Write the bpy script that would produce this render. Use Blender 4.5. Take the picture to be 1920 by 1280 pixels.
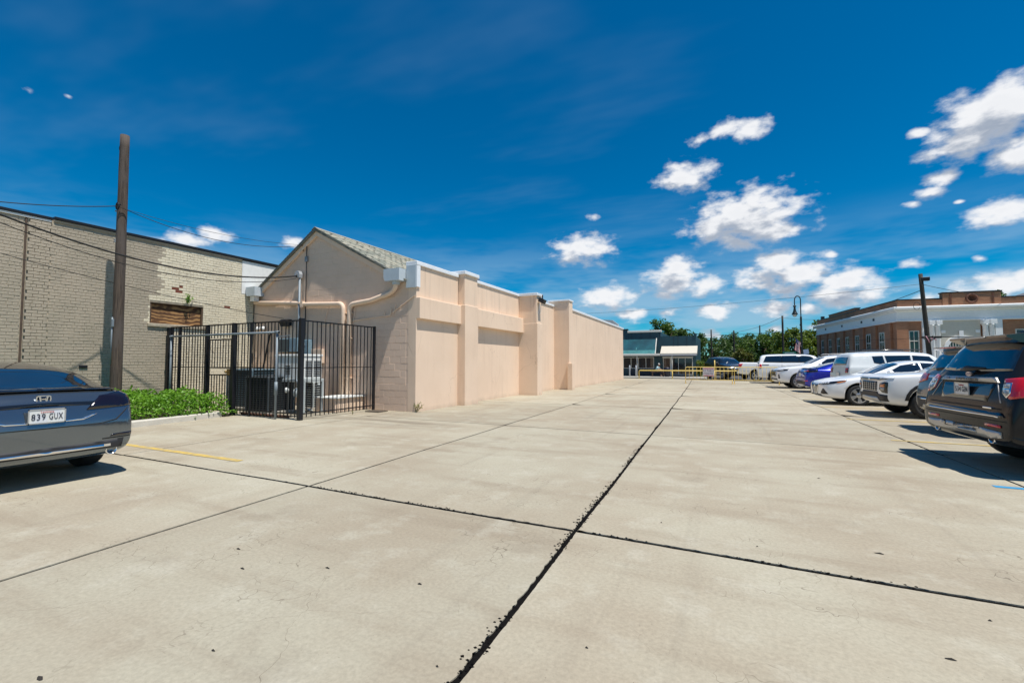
import bpy, bmesh, math, random
from mathutils import Vector, Matrix, noise
from mathutils.bvhtree import BVHTree
random.seed(7)
R = math.radians
for o in list(bpy.data.objects): bpy.data.objects.remove(o)
scn = bpy.context.scene
col = scn.collection

# ------------------------------------------------------------------ camera
FPX, CAMH = 853.0, 1.45
PIT = math.atan(39 / FPX); YAW = R(25.21)
cam_d = bpy.data.cameras.new('camera'); cam = bpy.data.objects.new('camera', cam_d); col.objects.link(cam)
cam_d.sensor_width = 36; cam_d.lens = FPX / 1920 * 36; cam_d.clip_end = 3000; cam_d.clip_start = .05
cam.location = (0, 0, CAMH); cam.rotation_euler = (R(90) + PIT, 0, YAW)
scn.camera = cam

# ------------------------------------------------------------------ sun, exposure
SUN_EL, SUN_AZ = R(69), R(-15)          # azimuth measured from +X towards +Y
sv = Vector((math.cos(SUN_EL) * math.cos(SUN_AZ), math.cos(SUN_EL) * math.sin(SUN_AZ), math.sin(SUN_EL)))
sl = bpy.data.lights.new('sun', 'SUN'); sl.energy = 4.2; sl.angle = R(.53); sl.color = (1, .955, .88)
so = bpy.data.objects.new('sun', sl); col.objects.link(so)
so.rotation_euler = sv.to_track_quat('Z', 'Y').to_euler(); so.location = (20, -5, 40)
vs = scn.view_settings
vs.view_transform = 'Standard'; vs.look = 'None'; vs.exposure = .4; vs.gamma = 1; vs.use_curve_mapping = False

# ------------------------------------------------------------------ world: sky + clouds (placed by compass direction)
def px_dir(u, v):
    fw = Vector((-math.sin(YAW) * math.cos(PIT), math.cos(YAW) * math.cos(PIT), math.sin(PIT)))
    rt = Vector((math.cos(YAW), math.sin(YAW), 0)); up = rt.cross(fw)
    return (fw + rt * (u - 960) / FPX - up * (v - 640) / FPX).normalized()
def ae(u, v):
    d = px_dir(u, v); return math.atan2(d.x, d.y), math.asin(d.z)
W = bpy.data.worlds.new('World'); scn.world = W; W.use_nodes = True
W.cycles.sampling_method = 'MANUAL'; W.cycles.sample_map_resolution = 256
scn.cycles.max_bounces = 6; scn.cycles.diffuse_bounces = 3; scn.cycles.glossy_bounces = 3; scn.cycles.transmission_bounces = 4
nt = W.node_tree; nt.nodes.clear()
class NG:
    """tiny node-graph writer"""
    def __init__(s, t): s.t = t
    def n(s, typ, **k):
        x = s.t.nodes.new(typ)
        for a, b in k.items(): setattr(x, a, b)
        return x
    def put(s, sock, v):
        if hasattr(v, 'is_output') or isinstance(v, bpy.types.NodeSocket): s.t.links.new(v, sock)
        else: sock.default_value = v
    def m(s, op, a, b=None, c=None, clamp=False):
        x = s.n('ShaderNodeMath', operation=op); x.use_clamp = clamp
        for i, v in enumerate((a, b, c)):
            if v is not None: s.put(x.inputs[i], v)
        return x.outputs[0]
    def v(s, op, a, b=None, scale=None):
        x = s.n('ShaderNodeVectorMath', operation=op)
        s.put(x.inputs[0], a)
        if b is not None: s.put(x.inputs[1], b)
        if scale is not None: s.put(x.inputs['Scale'], scale)
        return x.outputs['Value'] if op in ('DOT_PRODUCT', 'LENGTH', 'DISTANCE') else x.outputs[0]
    def mix(s, f, a, b, typ='MIX'):
        x = s.n('ShaderNodeMix', data_type='RGBA', blend_type=typ)
        s.put(x.inputs[0], f); s.put(x.inputs[6], a); s.put(x.inputs[7], b)
        return x.outputs[2]
    def noise(s, vec, scale, detail=4, rough=.55, dist=0, dim='3D'):
        x = s.n('ShaderNodeTexNoise', noise_dimensions=dim)
        if vec is not None: s.put(x.inputs['Vector'], vec)
        x.inputs['Scale'].default_value = scale; x.inputs['Detail'].default_value = detail
        x.inputs['Roughness'].default_value = rough; x.inputs['Distortion'].default_value = dist
        return x.outputs['Fac']
    def ss(s, x, a, b):
        y = s.n('ShaderNodeMapRange', interpolation_type='SMOOTHSTEP')
        s.put(y.inputs[0], x); y.inputs[1].default_value = a; y.inputs[2].default_value = b
        return y.outputs[0]
    def lin(s, x, a, b, c=0., d=1.):
        y = s.n('ShaderNodeMapRange'); s.put(y.inputs[0], x)
        for i, q in enumerate((a, b, c, d)): y.inputs[i + 1].default_value = q
        return y.outputs[0]

# clouds: (u, v, ru, rv, strength)
CL = [(1868, 205, 92, 62, 1.25), (1810, 262, 80, 44, 1.1), (1925, 240, 70, 70, 1.2), (1722, 250, 24, 24, .85),
      (1285, 332, 48, 30, 1.0), (1262, 348, 22, 16, .7), (1408, 243, 36, 26, 1.0), (1362, 243, 30, 22, .9), (1310, 262, 52, 16, .55),
      (1400, 410, 92, 42, 1.2), (1340, 428, 52, 34, 1.0), (1448, 430, 50, 34, 1.0), (1385, 450, 56, 22, .8),
      (1092, 468, 52, 30, 1.0), (1062, 462, 28, 22, .9), (1112, 430, 20, 34, .42),
      (1275, 500, 38, 28, 1.0), (1262, 528, 58, 26, 1.0), (1318, 538, 44, 22, .9), (1245, 552, 40, 16, .7),
      (1460, 492, 44, 30, 1.15), (1500, 512, 60, 30, 1.1), (1425, 520, 56, 24, .95), (1470, 545, 80, 22, .8),
      (1590, 528, 56, 24, 1.1), (1570, 556, 78, 24, 1.0), (1630, 552, 46, 20, .85), (1560, 478, 15, 14, .8),
      (1140, 557, 52, 22, 1.0), (1110, 562, 40, 18, .8), (1185, 590, 26, 24, .95), (1395, 580, 88, 16, .95), (1345, 588, 40, 14, .8), (1250, 585, 40, 12, .75),
      (1520, 575, 80, 16, .7), (1765, 335, 38, 26, .95), (1742, 362, 36, 22, .85), (1710, 383, 24, 13, .65), (1800, 378, 16, 9, .6),
      (1880, 398, 72, 24, 1.05), (1835, 412, 34, 16, .8), (1712, 494, 66, 13, .72), (1840, 484, 50, 9, .5), (1870, 535, 96, 26, .95), (1730, 568, 90, 20, .75), (1935, 520, 60, 26, .9),
      (352, 452, 72, 20, .9), (405, 440, 34, 22, 1.0), (300, 456, 50, 14, .7), (549, 456, 24, 17, .85),
      (55, 172, 36, 16, .28), (128, 180, 22, 9, .3), (30, 260, 34, 20, .22), (1365, 650, 40, 10, .7), (1490, 615, 60, 10, .6), (1330, 628, 26, 12, .7)]
def cloud_group():
    g = bpy.data.node_groups.new('cloud_density', 'ShaderNodeTree')
    g.interface.new_socket('dir', in_out='INPUT', socket_type='NodeSocketVector')
    g.interface.new_socket('d', in_out='OUTPUT', socket_type='NodeSocketFloat')
    k = NG(g); gi = k.n('NodeGroupInput'); go = k.n('NodeGroupOutput'); d = gi.outputs[0]
    sp = k.n('ShaderNodeSeparateXYZ'); k.put(sp.inputs[0], d)
    az = k.m('ARCTAN2', sp.outputs[0], sp.outputs[1])
    cb = k.n('ShaderNodeCombineXYZ'); k.put(cb.inputs[0], az); k.put(cb.inputs[1], k.m('MULTIPLY', sp.outputs[2], 2.0))
    p = cb.outputs[0]; acc = None
    for (u, v, ru, rv, s) in CL:
        a0, e0 = ae(u, v); ra = abs(ae(u + ru, v)[0] - ae(u - ru, v)[0]) / 2; re = abs(math.sin(ae(u, v - rv)[1]) - math.sin(ae(u, v + rv)[1]))
        n = max(1, round(max(ra, re) / min(ra, re) * .62)); rr = min(ra, re) * 1.12
        for q in range(n):                       # a long cloud is a row of puffs
            t = 0 if n == 1 else (q / (n - 1) - .5) * 2
            c_ = (a0 + (t * (ra - rr * .8) if ra > re else 0), math.sin(e0) * 2 + (t * (re - rr * .8) if re > ra else 0), 0)
            b = k.m('MULTIPLY_ADD', k.v('DISTANCE', p, c_), -1.35 / rr, s * 1.36)
            acc = b if acc is None else k.m('MAXIMUM', acc, b)
    # the same kind of clouds carry on round the rest of the sky
    low = k.noise(d, 2.6, 2, .5)
    band = k.m('MULTIPLY', k.ss(sp.outputs[2], .03, .12), k.ss(sp.outputs[2], .7, .3))
    outside = k.ss(k.m('ABSOLUTE', k.m('ADD', az, YAW)), .95, 1.25)
    gen = k.m('MULTIPLY_ADD', k.m('MULTIPLY_ADD', low, 7.0, -1.4), k.m('MULTIPLY', band, outside), -2.5)
    acc = k.m('MAXIMUM', acc, gen)
    n1 = k.noise(p, 26, 6, .54, dim='2D')
    k.put(go.inputs[0], k.m('ADD', acc, k.m('MULTIPLY_ADD', n1, 2.3, -1.15)))
    return g
CG = cloud_group(); K = NG(nt)
tc = K.n('ShaderNodeTexCoord'); dirv = K.v('NORMALIZE', tc.outputs['Generated'])
sky = K.n('ShaderNodeTexSky', sky_type='NISHITA'); sky.sun_disc = False; sky.sun_elevation = SUN_EL
sky.sun_rotation = R(90) - SUN_AZ; sky.altitude = 0; sky.air_density = 1.0; sky.dust_density = .0; sky.ozone_density = 4.0
hs = K.n('ShaderNodeHueSaturation'); hs.inputs['Hue'].default_value = .501; hs.inputs['Saturation'].default_value = 1.45; hs.inputs['Value'].default_value = .74
nt.links.new(K.mix(1., sky.outputs[0], (.50, .86, 1.0, 1), 'MULTIPLY'), hs.inputs['Color'])
def dens(vec):
    g = K.n('ShaderNodeGroup'); g.node_tree = CG; K.put(g.inputs[0], vec); return g.outputs[0]
d0 = dens(dirv); d1 = dens(K.v('NORMALIZE', K.v('ADD', dirv, (.010, 0, .034))))
mask = K.m('MULTIPLY', K.ss(d0, -.28, .95), .97)
shade = K.ss(K.m('SUBTRACT', d0, d1), -.45, .95)
thick = K.ss(d0, .2, 1.5)
lit = K.m('ADD', K.m('MULTIPLY', shade, .95), K.m('MULTIPLY_ADD', thick, -.24, .24), clamp=True)
ccol = K.mix(lit, (2.5, 2.95, 3.7, 1), (7.0, 7.05, 7.2, 1))
# thin high veil and streaks
sp = K.n('ShaderNodeSeparateXYZ'); K.put(sp.inputs[0], dirv)
pr = K.n('ShaderNodeCombineXYZ'); zz = K.m('MAXIMUM', sp.outputs[2], .06)
K.put(pr.inputs[0], K.m('DIVIDE', sp.outputs[0], zz)); K.put(pr.inputs[1], K.m('DIVIDE', sp.outputs[1], zz))
veil = K.noise(K.v('MULTIPLY', pr.outputs[0], (.16, .38, 1)), 1.9, 5, .62, dim='2D')
veil = K.m('MULTIPLY', K.ss(veil, .5, .9), .16)
lowveil = K.m('MULTIPLY', K.m('MULTIPLY', K.ss(sp.outputs[2], .30, .08), K.ss(K.noise(K.v('MULTIPLY', dirv, (1, 1, 5)), 3.4, 4, .6), .36, .64)), .7)
vfac = K.m('MAXIMUM', veil, lowveil)
skyv = K.mix(vfac, hs.outputs[0], (3.0, 4.4, 5.6, 1))
final = K.mix(mask, skyv, ccol)
bg = K.n('ShaderNodeBackground'); bg.inputs['Strength'].default_value = .1; nt.links.new(final, bg.inputs['Color'])
wo = K.n('ShaderNodeOutputWorld'); nt.links.new(bg.outputs[0], wo.inputs[0])

# ------------------------------------------------------------------ helpers
MATS = {}
def mat(name, c, rough=.7, metal=0., vary=.0, vscale=6., bump=0., bscale=40., coat=0., c2=None, cscale=3., spec=.5, fn=None):
    if name in MATS: return MATS[name]
    m = bpy.data.materials.new(name); m.use_nodes = True; t = m.node_tree; b = t.nodes['Principled BSDF']; k = NG(t)
    c = (*c, 1) if len(c) == 3 else c
    b.inputs['Base Color'].default_value = c; b.inputs['Roughness'].default_value = rough; b.inputs['Metallic'].default_value = metal
    b.inputs['Specular IOR Level'].default_value = spec
    if coat: b.inputs['Coat Weight'].default_value = coat; b.inputs['Coat Roughness'].default_value = .03
    tcn = k.n('ShaderNodeTexCoord'); ob = tcn.outputs['Object']
    colr = None
    if c2 is not None: colr = k.mix(k.ss(k.noise(ob, cscale, 6, .6), .38, .64), c, (*c2, 1))
    if vary:
        f = k.lin(k.noise(ob, vscale, 7, .62), .25, .75, 1 - vary, 1 + vary)
        colr = k.mix(1., colr if colr is not None else c, k_rgb(k, f), 'MULTIPLY')
    if colr is not None: t.links.new(colr, b.inputs['Base Color'])
    if bump:
        bn = k.n('ShaderNodeBump'); bn.inputs['Strength'].default_value = bump; bn.inputs['Distance'].default_value = .01
        k.put(bn.inputs['Height'], k.noise(ob, bscale, 6, .6)); t.links.new(bn.outputs[0], b.inputs['Normal'])
    if fn: fn(k, b, ob)
    MATS[name] = m; return m
def k_rgb(k, f):
    x = k.n('ShaderNodeCombineColor')
    for i in range(3): k.put(x.inputs[i], f)
    return x.outputs[0]

BASE = {}                                    # world position of every thing's origin (unrotated things)
def tag(o, label=None, cat=None, group=None, kind=None):
    if label: o['label'] = label
    if cat: o['category'] = cat
    if group: o['group'] = group
    if kind: o['kind'] = kind
    return o
def empty(name, loc, label=None, cat=None, group=None, rz=0):
    o = bpy.data.objects.new(name, None); col.objects.link(o); o.location = loc; o.rotation_euler = (0, 0, rz)
    o.empty_display_size = .1; BASE[o.name] = Vector(loc); tag(o, label, cat, group); return o
def link(name, me, m=None, parent=None, smooth=False, local=False):
    """link a mesh given in world coordinates (local=True: in the parent's own coordinates)"""
    o = bpy.data.objects.new(name, me); col.objects.link(o)
    if m is not None and not me.materials:
        for x in (m if isinstance(m, (list, tuple)) else [m]): me.materials.append(x)
    if smooth:
        me.polygons.foreach_set('use_smooth', [True] * len(me.polygons)); me.update()
    BASE[o.name] = Vector((0, 0, 0))
    if parent is not None:
        o.parent = parent
        if not local:
            b = BASE.get(parent.name, Vector()); o.matrix_parent_inverse = Matrix.Translation(-b)
    return o
class MB:
    def __init__(s): s.v = []; s.f = []; s.mi = []
    def add(s, vs_, fs, mi=0):
        n = len(s.v); s.v += [tuple(q) for q in vs_]; s.f += [tuple(i + n for i in f) for f in fs]; s.mi += [mi] * len(fs); return s
    def box(s, x0, x1, y0, y1, z0, z1, mi=0):
        return s.add([(x0, y0, z0), (x1, y0, z0), (x1, y1, z0), (x0, y1, z0), (x0, y0, z1), (x1, y0, z1), (x1, y1, z1), (x0, y1, z1)],
                     [(3, 2, 1, 0), (4, 5, 6, 7), (0, 1, 5, 4), (1, 2, 6, 5), (2, 3, 7, 6), (3, 0, 4, 7)], mi)
    def bbox(s, x0, x1, y0, y1, z0, z1, b=.01, mi=0):
        """box with chamfered edges"""
        b = min(b, (x1 - x0) * .4, (y1 - y0) * .4, (z1 - z0) * .4)
        bm = bmesh.new(); bmesh.ops.create_cube(bm, size=1)
        for q in bm.verts: q.co = Vector(((x0 + x1) / 2 + q.co.x * (x1 - x0), (y0 + y1) / 2 + q.co.y * (y1 - y0), (z0 + z1) / 2 + q.co.z * (z1 - z0)))
        bmesh.ops.bevel(bm, geom=bm.edges[:], offset=b, segments=1, affect='EDGES', profile=.5)
        s.bm(bm, mi); return s
    def bm(s, b, mi=0):
        b.verts.index_update(); s.add([q.co[:] for q in b.verts], [[q.index for q in f.verts] for f in b.faces], mi); b.free(); return s
    def obox(s, c, size, rot=(0, 0, 0), mi=0):
        from mathutils import Euler
        m = Euler(rot).to_matrix(); c = Vector(c); h = Vector(size) / 2; n = MB().box(-h.x, h.x, -h.y, h.y, -h.z, h.z)
        return s.add([c + m @ Vector(q) for q in n.v], n.f, mi)
    def bar(s, a, b, w, h, mi=0):
        a = Vector(a); b = Vector(b); d = (b - a).normalized(); u = Vector((0, 0, 1)) if abs(d.z) < .95 else Vector((1, 0, 0))
        r = d.cross(u).normalized() * w / 2; q = r.cross(d).normalized() * h / 2
        return s.add([a - r - q, a + r - q, a + r + q, a - r + q, b - r - q, b + r - q, b + r + q, b - r + q],
                     [(0, 1, 2, 3), (7, 6, 5, 4), (0, 4, 5, 1), (1, 5, 6, 2), (2, 6, 7, 3), (3, 7, 4, 0)], mi)
    def tube(s, path, r, n=8, cap=True, mi=0):
        P = [Vector(p) for p in path]; rs = r if isinstance(r, (list, tuple)) else [r] * len(P); rings = []; up = None
        for i, p in enumerate(P):
            d = ((P[i + 1] - p) if i == 0 else (p - P[i - 1]) if i == len(P) - 1 else (P[i + 1] - P[i - 1])).normalized()
            if up is None: up = d.orthogonal().normalized()
            up = (up - d * up.dot(d)).normalized(); sd = d.cross(up)
            rings.append([p + (up * math.cos(2 * math.pi * j / n) + sd * math.sin(2 * math.pi * j / n)) * rs[i] for j in range(n)])
        f = [(i * n + j, i * n + (j + 1) % n, (i + 1) * n + (j + 1) % n, (i + 1) * n + j) for i in range(len(P) - 1) for j in range(n)]
        if cap: f += [tuple(range(n - 1, -1, -1)), tuple((len(P) - 1) * n + j for j in range(n))]
        return s.add([q for rg in rings for q in rg], f, mi)
    def lathe(s, prof, c, n=24, axis='z', mi=0, close=True):
        """prof: (radius, height) pairs"""
        c = Vector(c); vv = []
        for (r_, h) in prof:
            for j in range(n):
                a = 2 * math.pi * j / n; x, y = r_ * math.cos(a), r_ * math.sin(a)
                vv.append(c + Vector({'z': (x, y, h), 'y': (x, h, y), 'x': (h, x, y)}[axis]))
        m_ = len(prof); f = [(i * n + j, i * n + (j + 1) % n, (i + 1) * n + (j + 1) % n, (i + 1) * n + j) for i in range(m_ - 1) for j in range(n)]
        if close: f += [tuple(range(n - 1, -1, -1)), tuple((m_ - 1) * n + j for j in range(n))]
        return s.add(vv, f, mi)
    def prism(s, poly, a, b, axis='y', mi=0):
        """poly: 2-D points; axis y -> (x,z), axis x -> (y,z), axis z -> (x,y)"""
        g = {'y': lambda p, t: (p[0], t, p[1]), 'x': lambda p, t: (t, p[0], p[1]), 'z': lambda p, t: (p[0], p[1], t)}[axis]; n = len(poly)
        return s.add([g(p, a) for p in poly] + [g(p, b) for p in poly], [tuple(range(n - 1, -1, -1)), tuple(range(n, 2 * n))] + [(i, (i + 1) % n, n + (i + 1) % n, n + i) for i in range(n)], mi)
    def mesh(s, name, mats=None, fix=True):
        me = bpy.data.meshes.new(name); me.from_pydata(s.v, [], s.f)
        if mats is not None:
            for x in (mats if isinstance(mats, (list, tuple)) else [mats]): me.materials.append(x)
            if isinstance(mats, (list, tuple)): me.polygons.foreach_set('material_index', s.mi)
        if fix:
            b = bmesh.new(); b.from_mesh(me); bmesh.ops.recalc_face_normals(b, faces=b.faces); b.to_mesh(me); b.free()
        me.update(); return me
    def build(s, name, m, parent=None, smooth=False, local=False, fix=True):
        return link(name, s.mesh(name, m, fix), None, parent, smooth, local)
def thing(name, mb, m, label, cat, group=None, smooth=False):
    return tag(mb.build(name, m, None, smooth), label, cat, group)
def struct(name, mb, m):
    return tag(mb.build(name, m), kind='structure')
def copy_tree(o, parent=None, label=None):
    c = o.copy(); col.objects.link(c); c.parent = parent
    if label: c['label'] = label
    for ch in o.children: copy_tree(ch, c)
    return c
def text_mesh(body, size, extrude=.002):
    cu = bpy.data.curves.new('t', 'FONT'); cu.body = body; cu.size = size; cu.extrude = extrude; cu.align_x = 'CENTER'; cu.align_y = 'CENTER'; cu.resolution_u = 2; cu.space_character = 1.12
    o = bpy.data.objects.new('t', cu); col.objects.link(o); bpy.context.view_layer.update()
    me = bpy.data.meshes.new_from_object(o.evaluated_get(bpy.context.evaluated_depsgraph_get())); bpy.data.objects.remove(o); bpy.data.curves.remove(cu)
    me.materials.clear()
    return me
def bez(a, b, c, n=8):
    a, b, c = Vector(a), Vector(b), Vector(c)
    return [a * (1 - t) ** 2 + b * 2 * t * (1 - t) + c * t * t for t in [i / n for i in range(n + 1)]]
def sag(a, b, s, n=16):
    a, b = Vector(a), Vector(b)
    return [a.lerp(b, i / n) - Vector((0, 0, 4 * s * (i / n) * (1 - i / n))) for i in range(n + 1)]
# ================================================================== materials
def pos(k): return k.n('ShaderNodeNewGeometry').outputs['Position']
def fn_concrete(k, b, ob):
    t = k.t; p = pos(k)
    oi = k.n('ShaderNodeObjectInfo')
    big = k.noise(p, .42, 4, .6); mid = k.noise(p, 2.3, 6, .65); fine = k.noise(p, 38, 4, .7)
    stre = k.noise(k.v('MULTIPLY', p, (.22, 1.6, 1)), 1.2, 4, .6)
    c = k.mix(k.ss(big, .34, .66), (.345, .295, .218, 1), (.405, .372, .285, 1))
    c = k.mix(k.m('MULTIPLY', k.ss(stre, .48, .72), .6), c, (.285, .235, .17, 1))
    c = k.mix(k.m('MULTIPLY', k.ss(mid, .50, .70), .5), c, (.46, .43, .345, 1))
    c = k.mix(k.m('MULTIPLY', k.ss(k.noise(p, 1.1, 3, .6), .58, .74), .35), c, (.235, .195, .145, 1))
    f = k.lin(fine, .25, .75, .84, 1.16); f2 = k.lin(oi.outputs['Random'], 0, 1, .90, 1.08)
    c = k.mix(1., c, k_rgb(k, k.m('MULTIPLY', f, f2)), 'MULTIPLY')
    sx = k.n('ShaderNodeSeparateXYZ'); k.put(sx.inputs[0], p)
    # wash-out stain below the fence, drips in the bays, tyre rubber along the aisle
    st1 = k.m('MULTIPLY', k.m('MULTIPLY', k.ss(k.m('ABSOLUTE', k.m('SUBTRACT', sx.outputs[1], 8.75)), .75, .1), k.ss(sx.outputs[0], -4.2, -7.5)), k.ss(stre, .36, .62))
    c = k.mix(k.m('MULTIPLY', st1, .55), c, (.12, .095, .07, 1))
    st2 = k.m('MULTIPLY', k.ss(sx.outputs[0], 3.2, 4.4), k.ss(mid, .56, .66))
    c = k.mix(k.m('MULTIPLY', st2, .5), c, (.10, .085, .07, 1))
    st3 = k.m('MULTIPLY', k.ss(k.noise(k.v('MULTIPLY', p, (2.4, .10, 1)), 1.3, 3, .6), .56, .72), .16)
    c = k.mix(st3, c, (.16, .135, .105, 1))
    # hairline map cracks, in patches
    wv = k.n('ShaderNodeTexNoise'); wv.inputs['Scale'].default_value = 6; k.put(wv.inputs['Vector'], p)
    pv = k.v('ADD', p, k.v('SCALE', wv.outputs['Color'], scale=.16))
    def crack(sc, w):
        vo = k.n('ShaderNodeTexVoronoi', feature='DISTANCE_TO_EDGE', voronoi_dimensions='3D'); vo.inputs['Scale'].default_value = sc
        k.put(vo.inputs['Vector'], pv); return k.ss(vo.outputs['Distance'], w, w * .25)
    patch = k.ss(k.noise(p, .75, 2, .55), .46, .6); patch2 = k.ss(k.noise(p, 3.3, 3, .6), .45, .6)
    cr = k.m('MULTIPLY', k.m('MULTIPLY', crack(7.5, .020), patch), patch2)
    cr2 = k.m('MULTIPLY', k.m('MULTIPLY', crack(1.15, .0020), k.ss(big, .5, .6)), .7)
    crk = k.m('MAXIMUM', k.m('MULTIPLY', cr, .7), cr2)
    c = k.mix(k.m('MULTIPLY', crk, .85), c, (.10, .075, .05, 1))
    pits = k.m('MULTIPLY', k.ss(k.noise(p, 75, 2, .5), .70, .76), k.ss(k.noise(p, 1.9, 3), .42, .6))
    c = k.mix(k.m('MULTIPLY', pits, .75), c, (.11, .085, .06, 1))
    t.links.new(c, b.inputs['Base Color'])
    bn = k.n('ShaderNodeBump'); bn.inputs['Strength'].default_value = .35; bn.inputs['Distance'].default_value = .006
    k.put(bn.inputs['Height'], k.noise(p, 30, 5, .75)); t.links.new(bn.outputs[0], b.inputs['Normal'])
CONC = mat('concrete', (.35, .31, .25), .9, fn=fn_concrete, spec=.25)
TAR = mat('joint_tar', (.008, .0075, .007), 1.0, vary=.5, vscale=40, bump=.9, bscale=70, spec=.05)
ASPH = mat('asphalt', (.075, .072, .07), .9, vary=.25, vscale=3, bump=.4, bscale=60)
SIDEW = mat('sidewalk_concrete', (.36, .34, .30), .9, vary=.18, vscale=2)
GRASSG = mat('far_ground', (.07, .09, .03), .95, vary=.4, vscale=.3)
YEL = mat('yellow_line', (.56, .39, .09), .85, c2=(.42, .33, .16), cscale=5, vary=.2, vscale=14)
BLUE = mat('blue_line', (.03, .25, .47), .8, vary=.2, vscale=9)

# ================================================================== ground
struct('ground', MB().add([(-900, -900, -.06), (900, -900, -.06), (900, 900, -.06), (-900, 900, -.06)], [(0, 1, 2, 3)]), GRASSG)
struct('cross_street', MB().add([(-1.5, 42.3, -.039), (8.2, 42.3, -.039), (9, 260, -.039), (-2, 260, -.039)], [(0, 1, 2, 3)]), ASPH)
pv = MB().bbox(-60, -1.6, 42.4, 47.4, -.2, .1, .02); struct('pavement', pv, SIDEW)
pv = MB().bbox(8.3, 80, 42.4, 62, -.2, .1, .02); struct('pavement', pv, SIDEW)
lot = struct('parking_lot', MB().add([(-15.4, -12, -.007), (18.2, -12, -.007), (18.2, 42.3, -.007), (-15.4, 42.3, -.007)], [(0, 1, 2, 3)]), TAR)
XS = [-15.4, -12.55, -8.6, -4.47, -1.2, 3.22, 7.7, 12.4, 18.0]
YS = [-12, -7.4, -1.8, 3.82, 9.44, 15.05, 20.7, 26.3, 31.9, 37.2, 42.3]
GXW = [.006, .006, .008, .015, .017, .014, .010, .010, .006]
def xj(i, y): return XS[i] if i in (0, len(XS) - 1) else XS[i] - .034 * (y - 3.82) + .02 * noise.noise((i * 7.1, y * .55, 0)) - (.0002 * max(0, y - 12) ** 2)
def yj(j, x): return YS[j] if j in (0, len(YS) - 1) else YS[j] - .012 * x + .015 * noise.noise((x * .5, j * 5.3, 2))
def rag(s, k, side):
    """how far the slab edge has crumbled away at arc position s of joint k"""
    big = max(0, noise.noise((s * .7, k * 3.7, side * 9.1)) - .12) * 1.4
    ch = max(0, noise.noise((s * 9, k * 2.2, side * 4.4)) + .05) + .6 * max(0, noise.noise((s * 31, k, side)))
    return .006 * max(0, noise.noise((s * 14, k * 1.3, side * 2))) + .004 * abs(noise.noise((s * 43, k * 1.7, side))) + .034 * big * ch
for i in range(len(XS) - 1):
    for j in range(len(YS) - 1):
        near = YS[j] < 11 and -9 < XS[i] < 6; st = .022 if (near and YS[j] < 6) else .045 if near else .3
        x0, x1, y0, y1 = XS[i], XS[i + 1], YS[j], YS[j + 1]; P = []
        def seg(n0, n1): 
            n = max(2, int(abs(n1 - n0) / st)); return [n0 + (n1 - n0) * q / n for q in range(n)]
        heavy = 1 if near else 0
        for x in seg(x0, x1): P.append((x, yj(j, x) + (.023 if j == 3 else .016) + heavy * rag(x, j, 1) * (3.0 if j == 3 else .9)))
        for y in seg(y0, y1): P.append((xj(i + 1, y) - GXW[i + 1] - heavy * rag(y, i + 31, 0) * (4.0 if i + 1 == 4 else 1.5), y))
        for x in seg(x1, x0): P.append((x, yj(j + 1, x) - (.023 if j == 2 else .016) - heavy * rag(x, j + 1, 0) * .8))
        for y in seg(y1, y0): P.append((xj(i, y) + GXW[i] + heavy * rag(y, i + 30, 1) * 1.0, y))
        # corners: keep x inside the joints
        Q = []
        for (x, y) in P:
            Q.append((min(max(x, xj(i, y) + GXW[i]), xj(i + 1, y) - GXW[i + 1]), min(max(y, yj(j, x) + .009), yj(j + 1, x) - .009)))
        zt = random.uniform(-.002, .002)
        bm = bmesh.new(); vv = [bm.verts.new((x, y, zt)) for x, y in Q]; fc = bm.faces.new(vv)
        if fc.normal.z < 0: fc.normal_flip()
        bmesh.ops.triangulate(bm, faces=[fc], ngon_method='BEAUTY')
        lo = [bm.verts.new((v_.co.x, v_.co.y, -.03)) for v_ in vv]
        for q in range(len(vv)): bm.faces.new((vv[q], lo[q], lo[(q + 1) % len(vv)], vv[(q + 1) % len(vv)]))
        me = bpy.data.meshes.new('slab'); bm.normal_update(); bmesh.ops.recalc_face_normals(bm, faces=bm.faces); bm.to_mesh(me); bm.free()
        me.materials.append(CONC); link('concrete_slab', me, None, lot)
def line(x0, x1, y, w, m, sk=0):
    n = 40; top = []; bot = []
    for q in range(n + 1):
        x = x0 + (x1 - x0) * q / n
        top.append((x, y + w / 2 + .008 * noise.noise((x * 6, y, 1)) + sk * (x - x0), .0045)); bot.append((x, y - w / 2 + .008 * noise.noise((x * 6, y, 5)) + sk * (x - x0), .0045))
    mb = MB(); mb.add(bot + top, [(q, q + 1, n + 2 + q, n + 1 + q) for q in range(n)])
    o = mb.build('parking_line', m, lot); return o
line(-11.6, -6.5, 4.43, .11, YEL, -.002); 
for y in (10.75, 14.25, 17.75, 21.25, 24.75, 28.25): line(2.75, 7.9, y, .10, YEL)
line(2.8, 7.9, 7.28, .10, BLUE)
line(-11.6, -6.4, .9, .11, YEL)
# tar squeezed out and broken up along the near joints
crm = MB(); rc_ = random.Random(11)
for q in range(900):
    if q % 3: y_ = rc_.uniform(1.2, 8.5); x_ = xj(4, y_) - rc_.random() ** 2 * .05 - .018 + (rc_.random() < .25) * .05; ok = noise.noise((y_ * .9, 1, 1)) > -.1
    else: x_ = rc_.uniform(-4.4, 3); y_ = yj(3, x_) + .012 + rc_.random() ** 2 * .04; ok = noise.noise((x_ * .9, 7, 1)) > 0
    if not ok: continue
    s_ = rc_.uniform(.004, .013); h_ = s_ * .6; a_ = rc_.random() * 6
    crm.add([(x_ + s_ * math.cos(a_ + t * 1.571), y_ + s_ * math.sin(a_ + t * 1.571) * .8, .001) for t in range(4)] + [(x_, y_, h_)], [(0, 1, 4), (1, 2, 4), (2, 3, 4), (3, 0, 4)])
o = crm.build('tar_crumbs', TAR, lot); o['kind'] = 'stuff'
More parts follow.
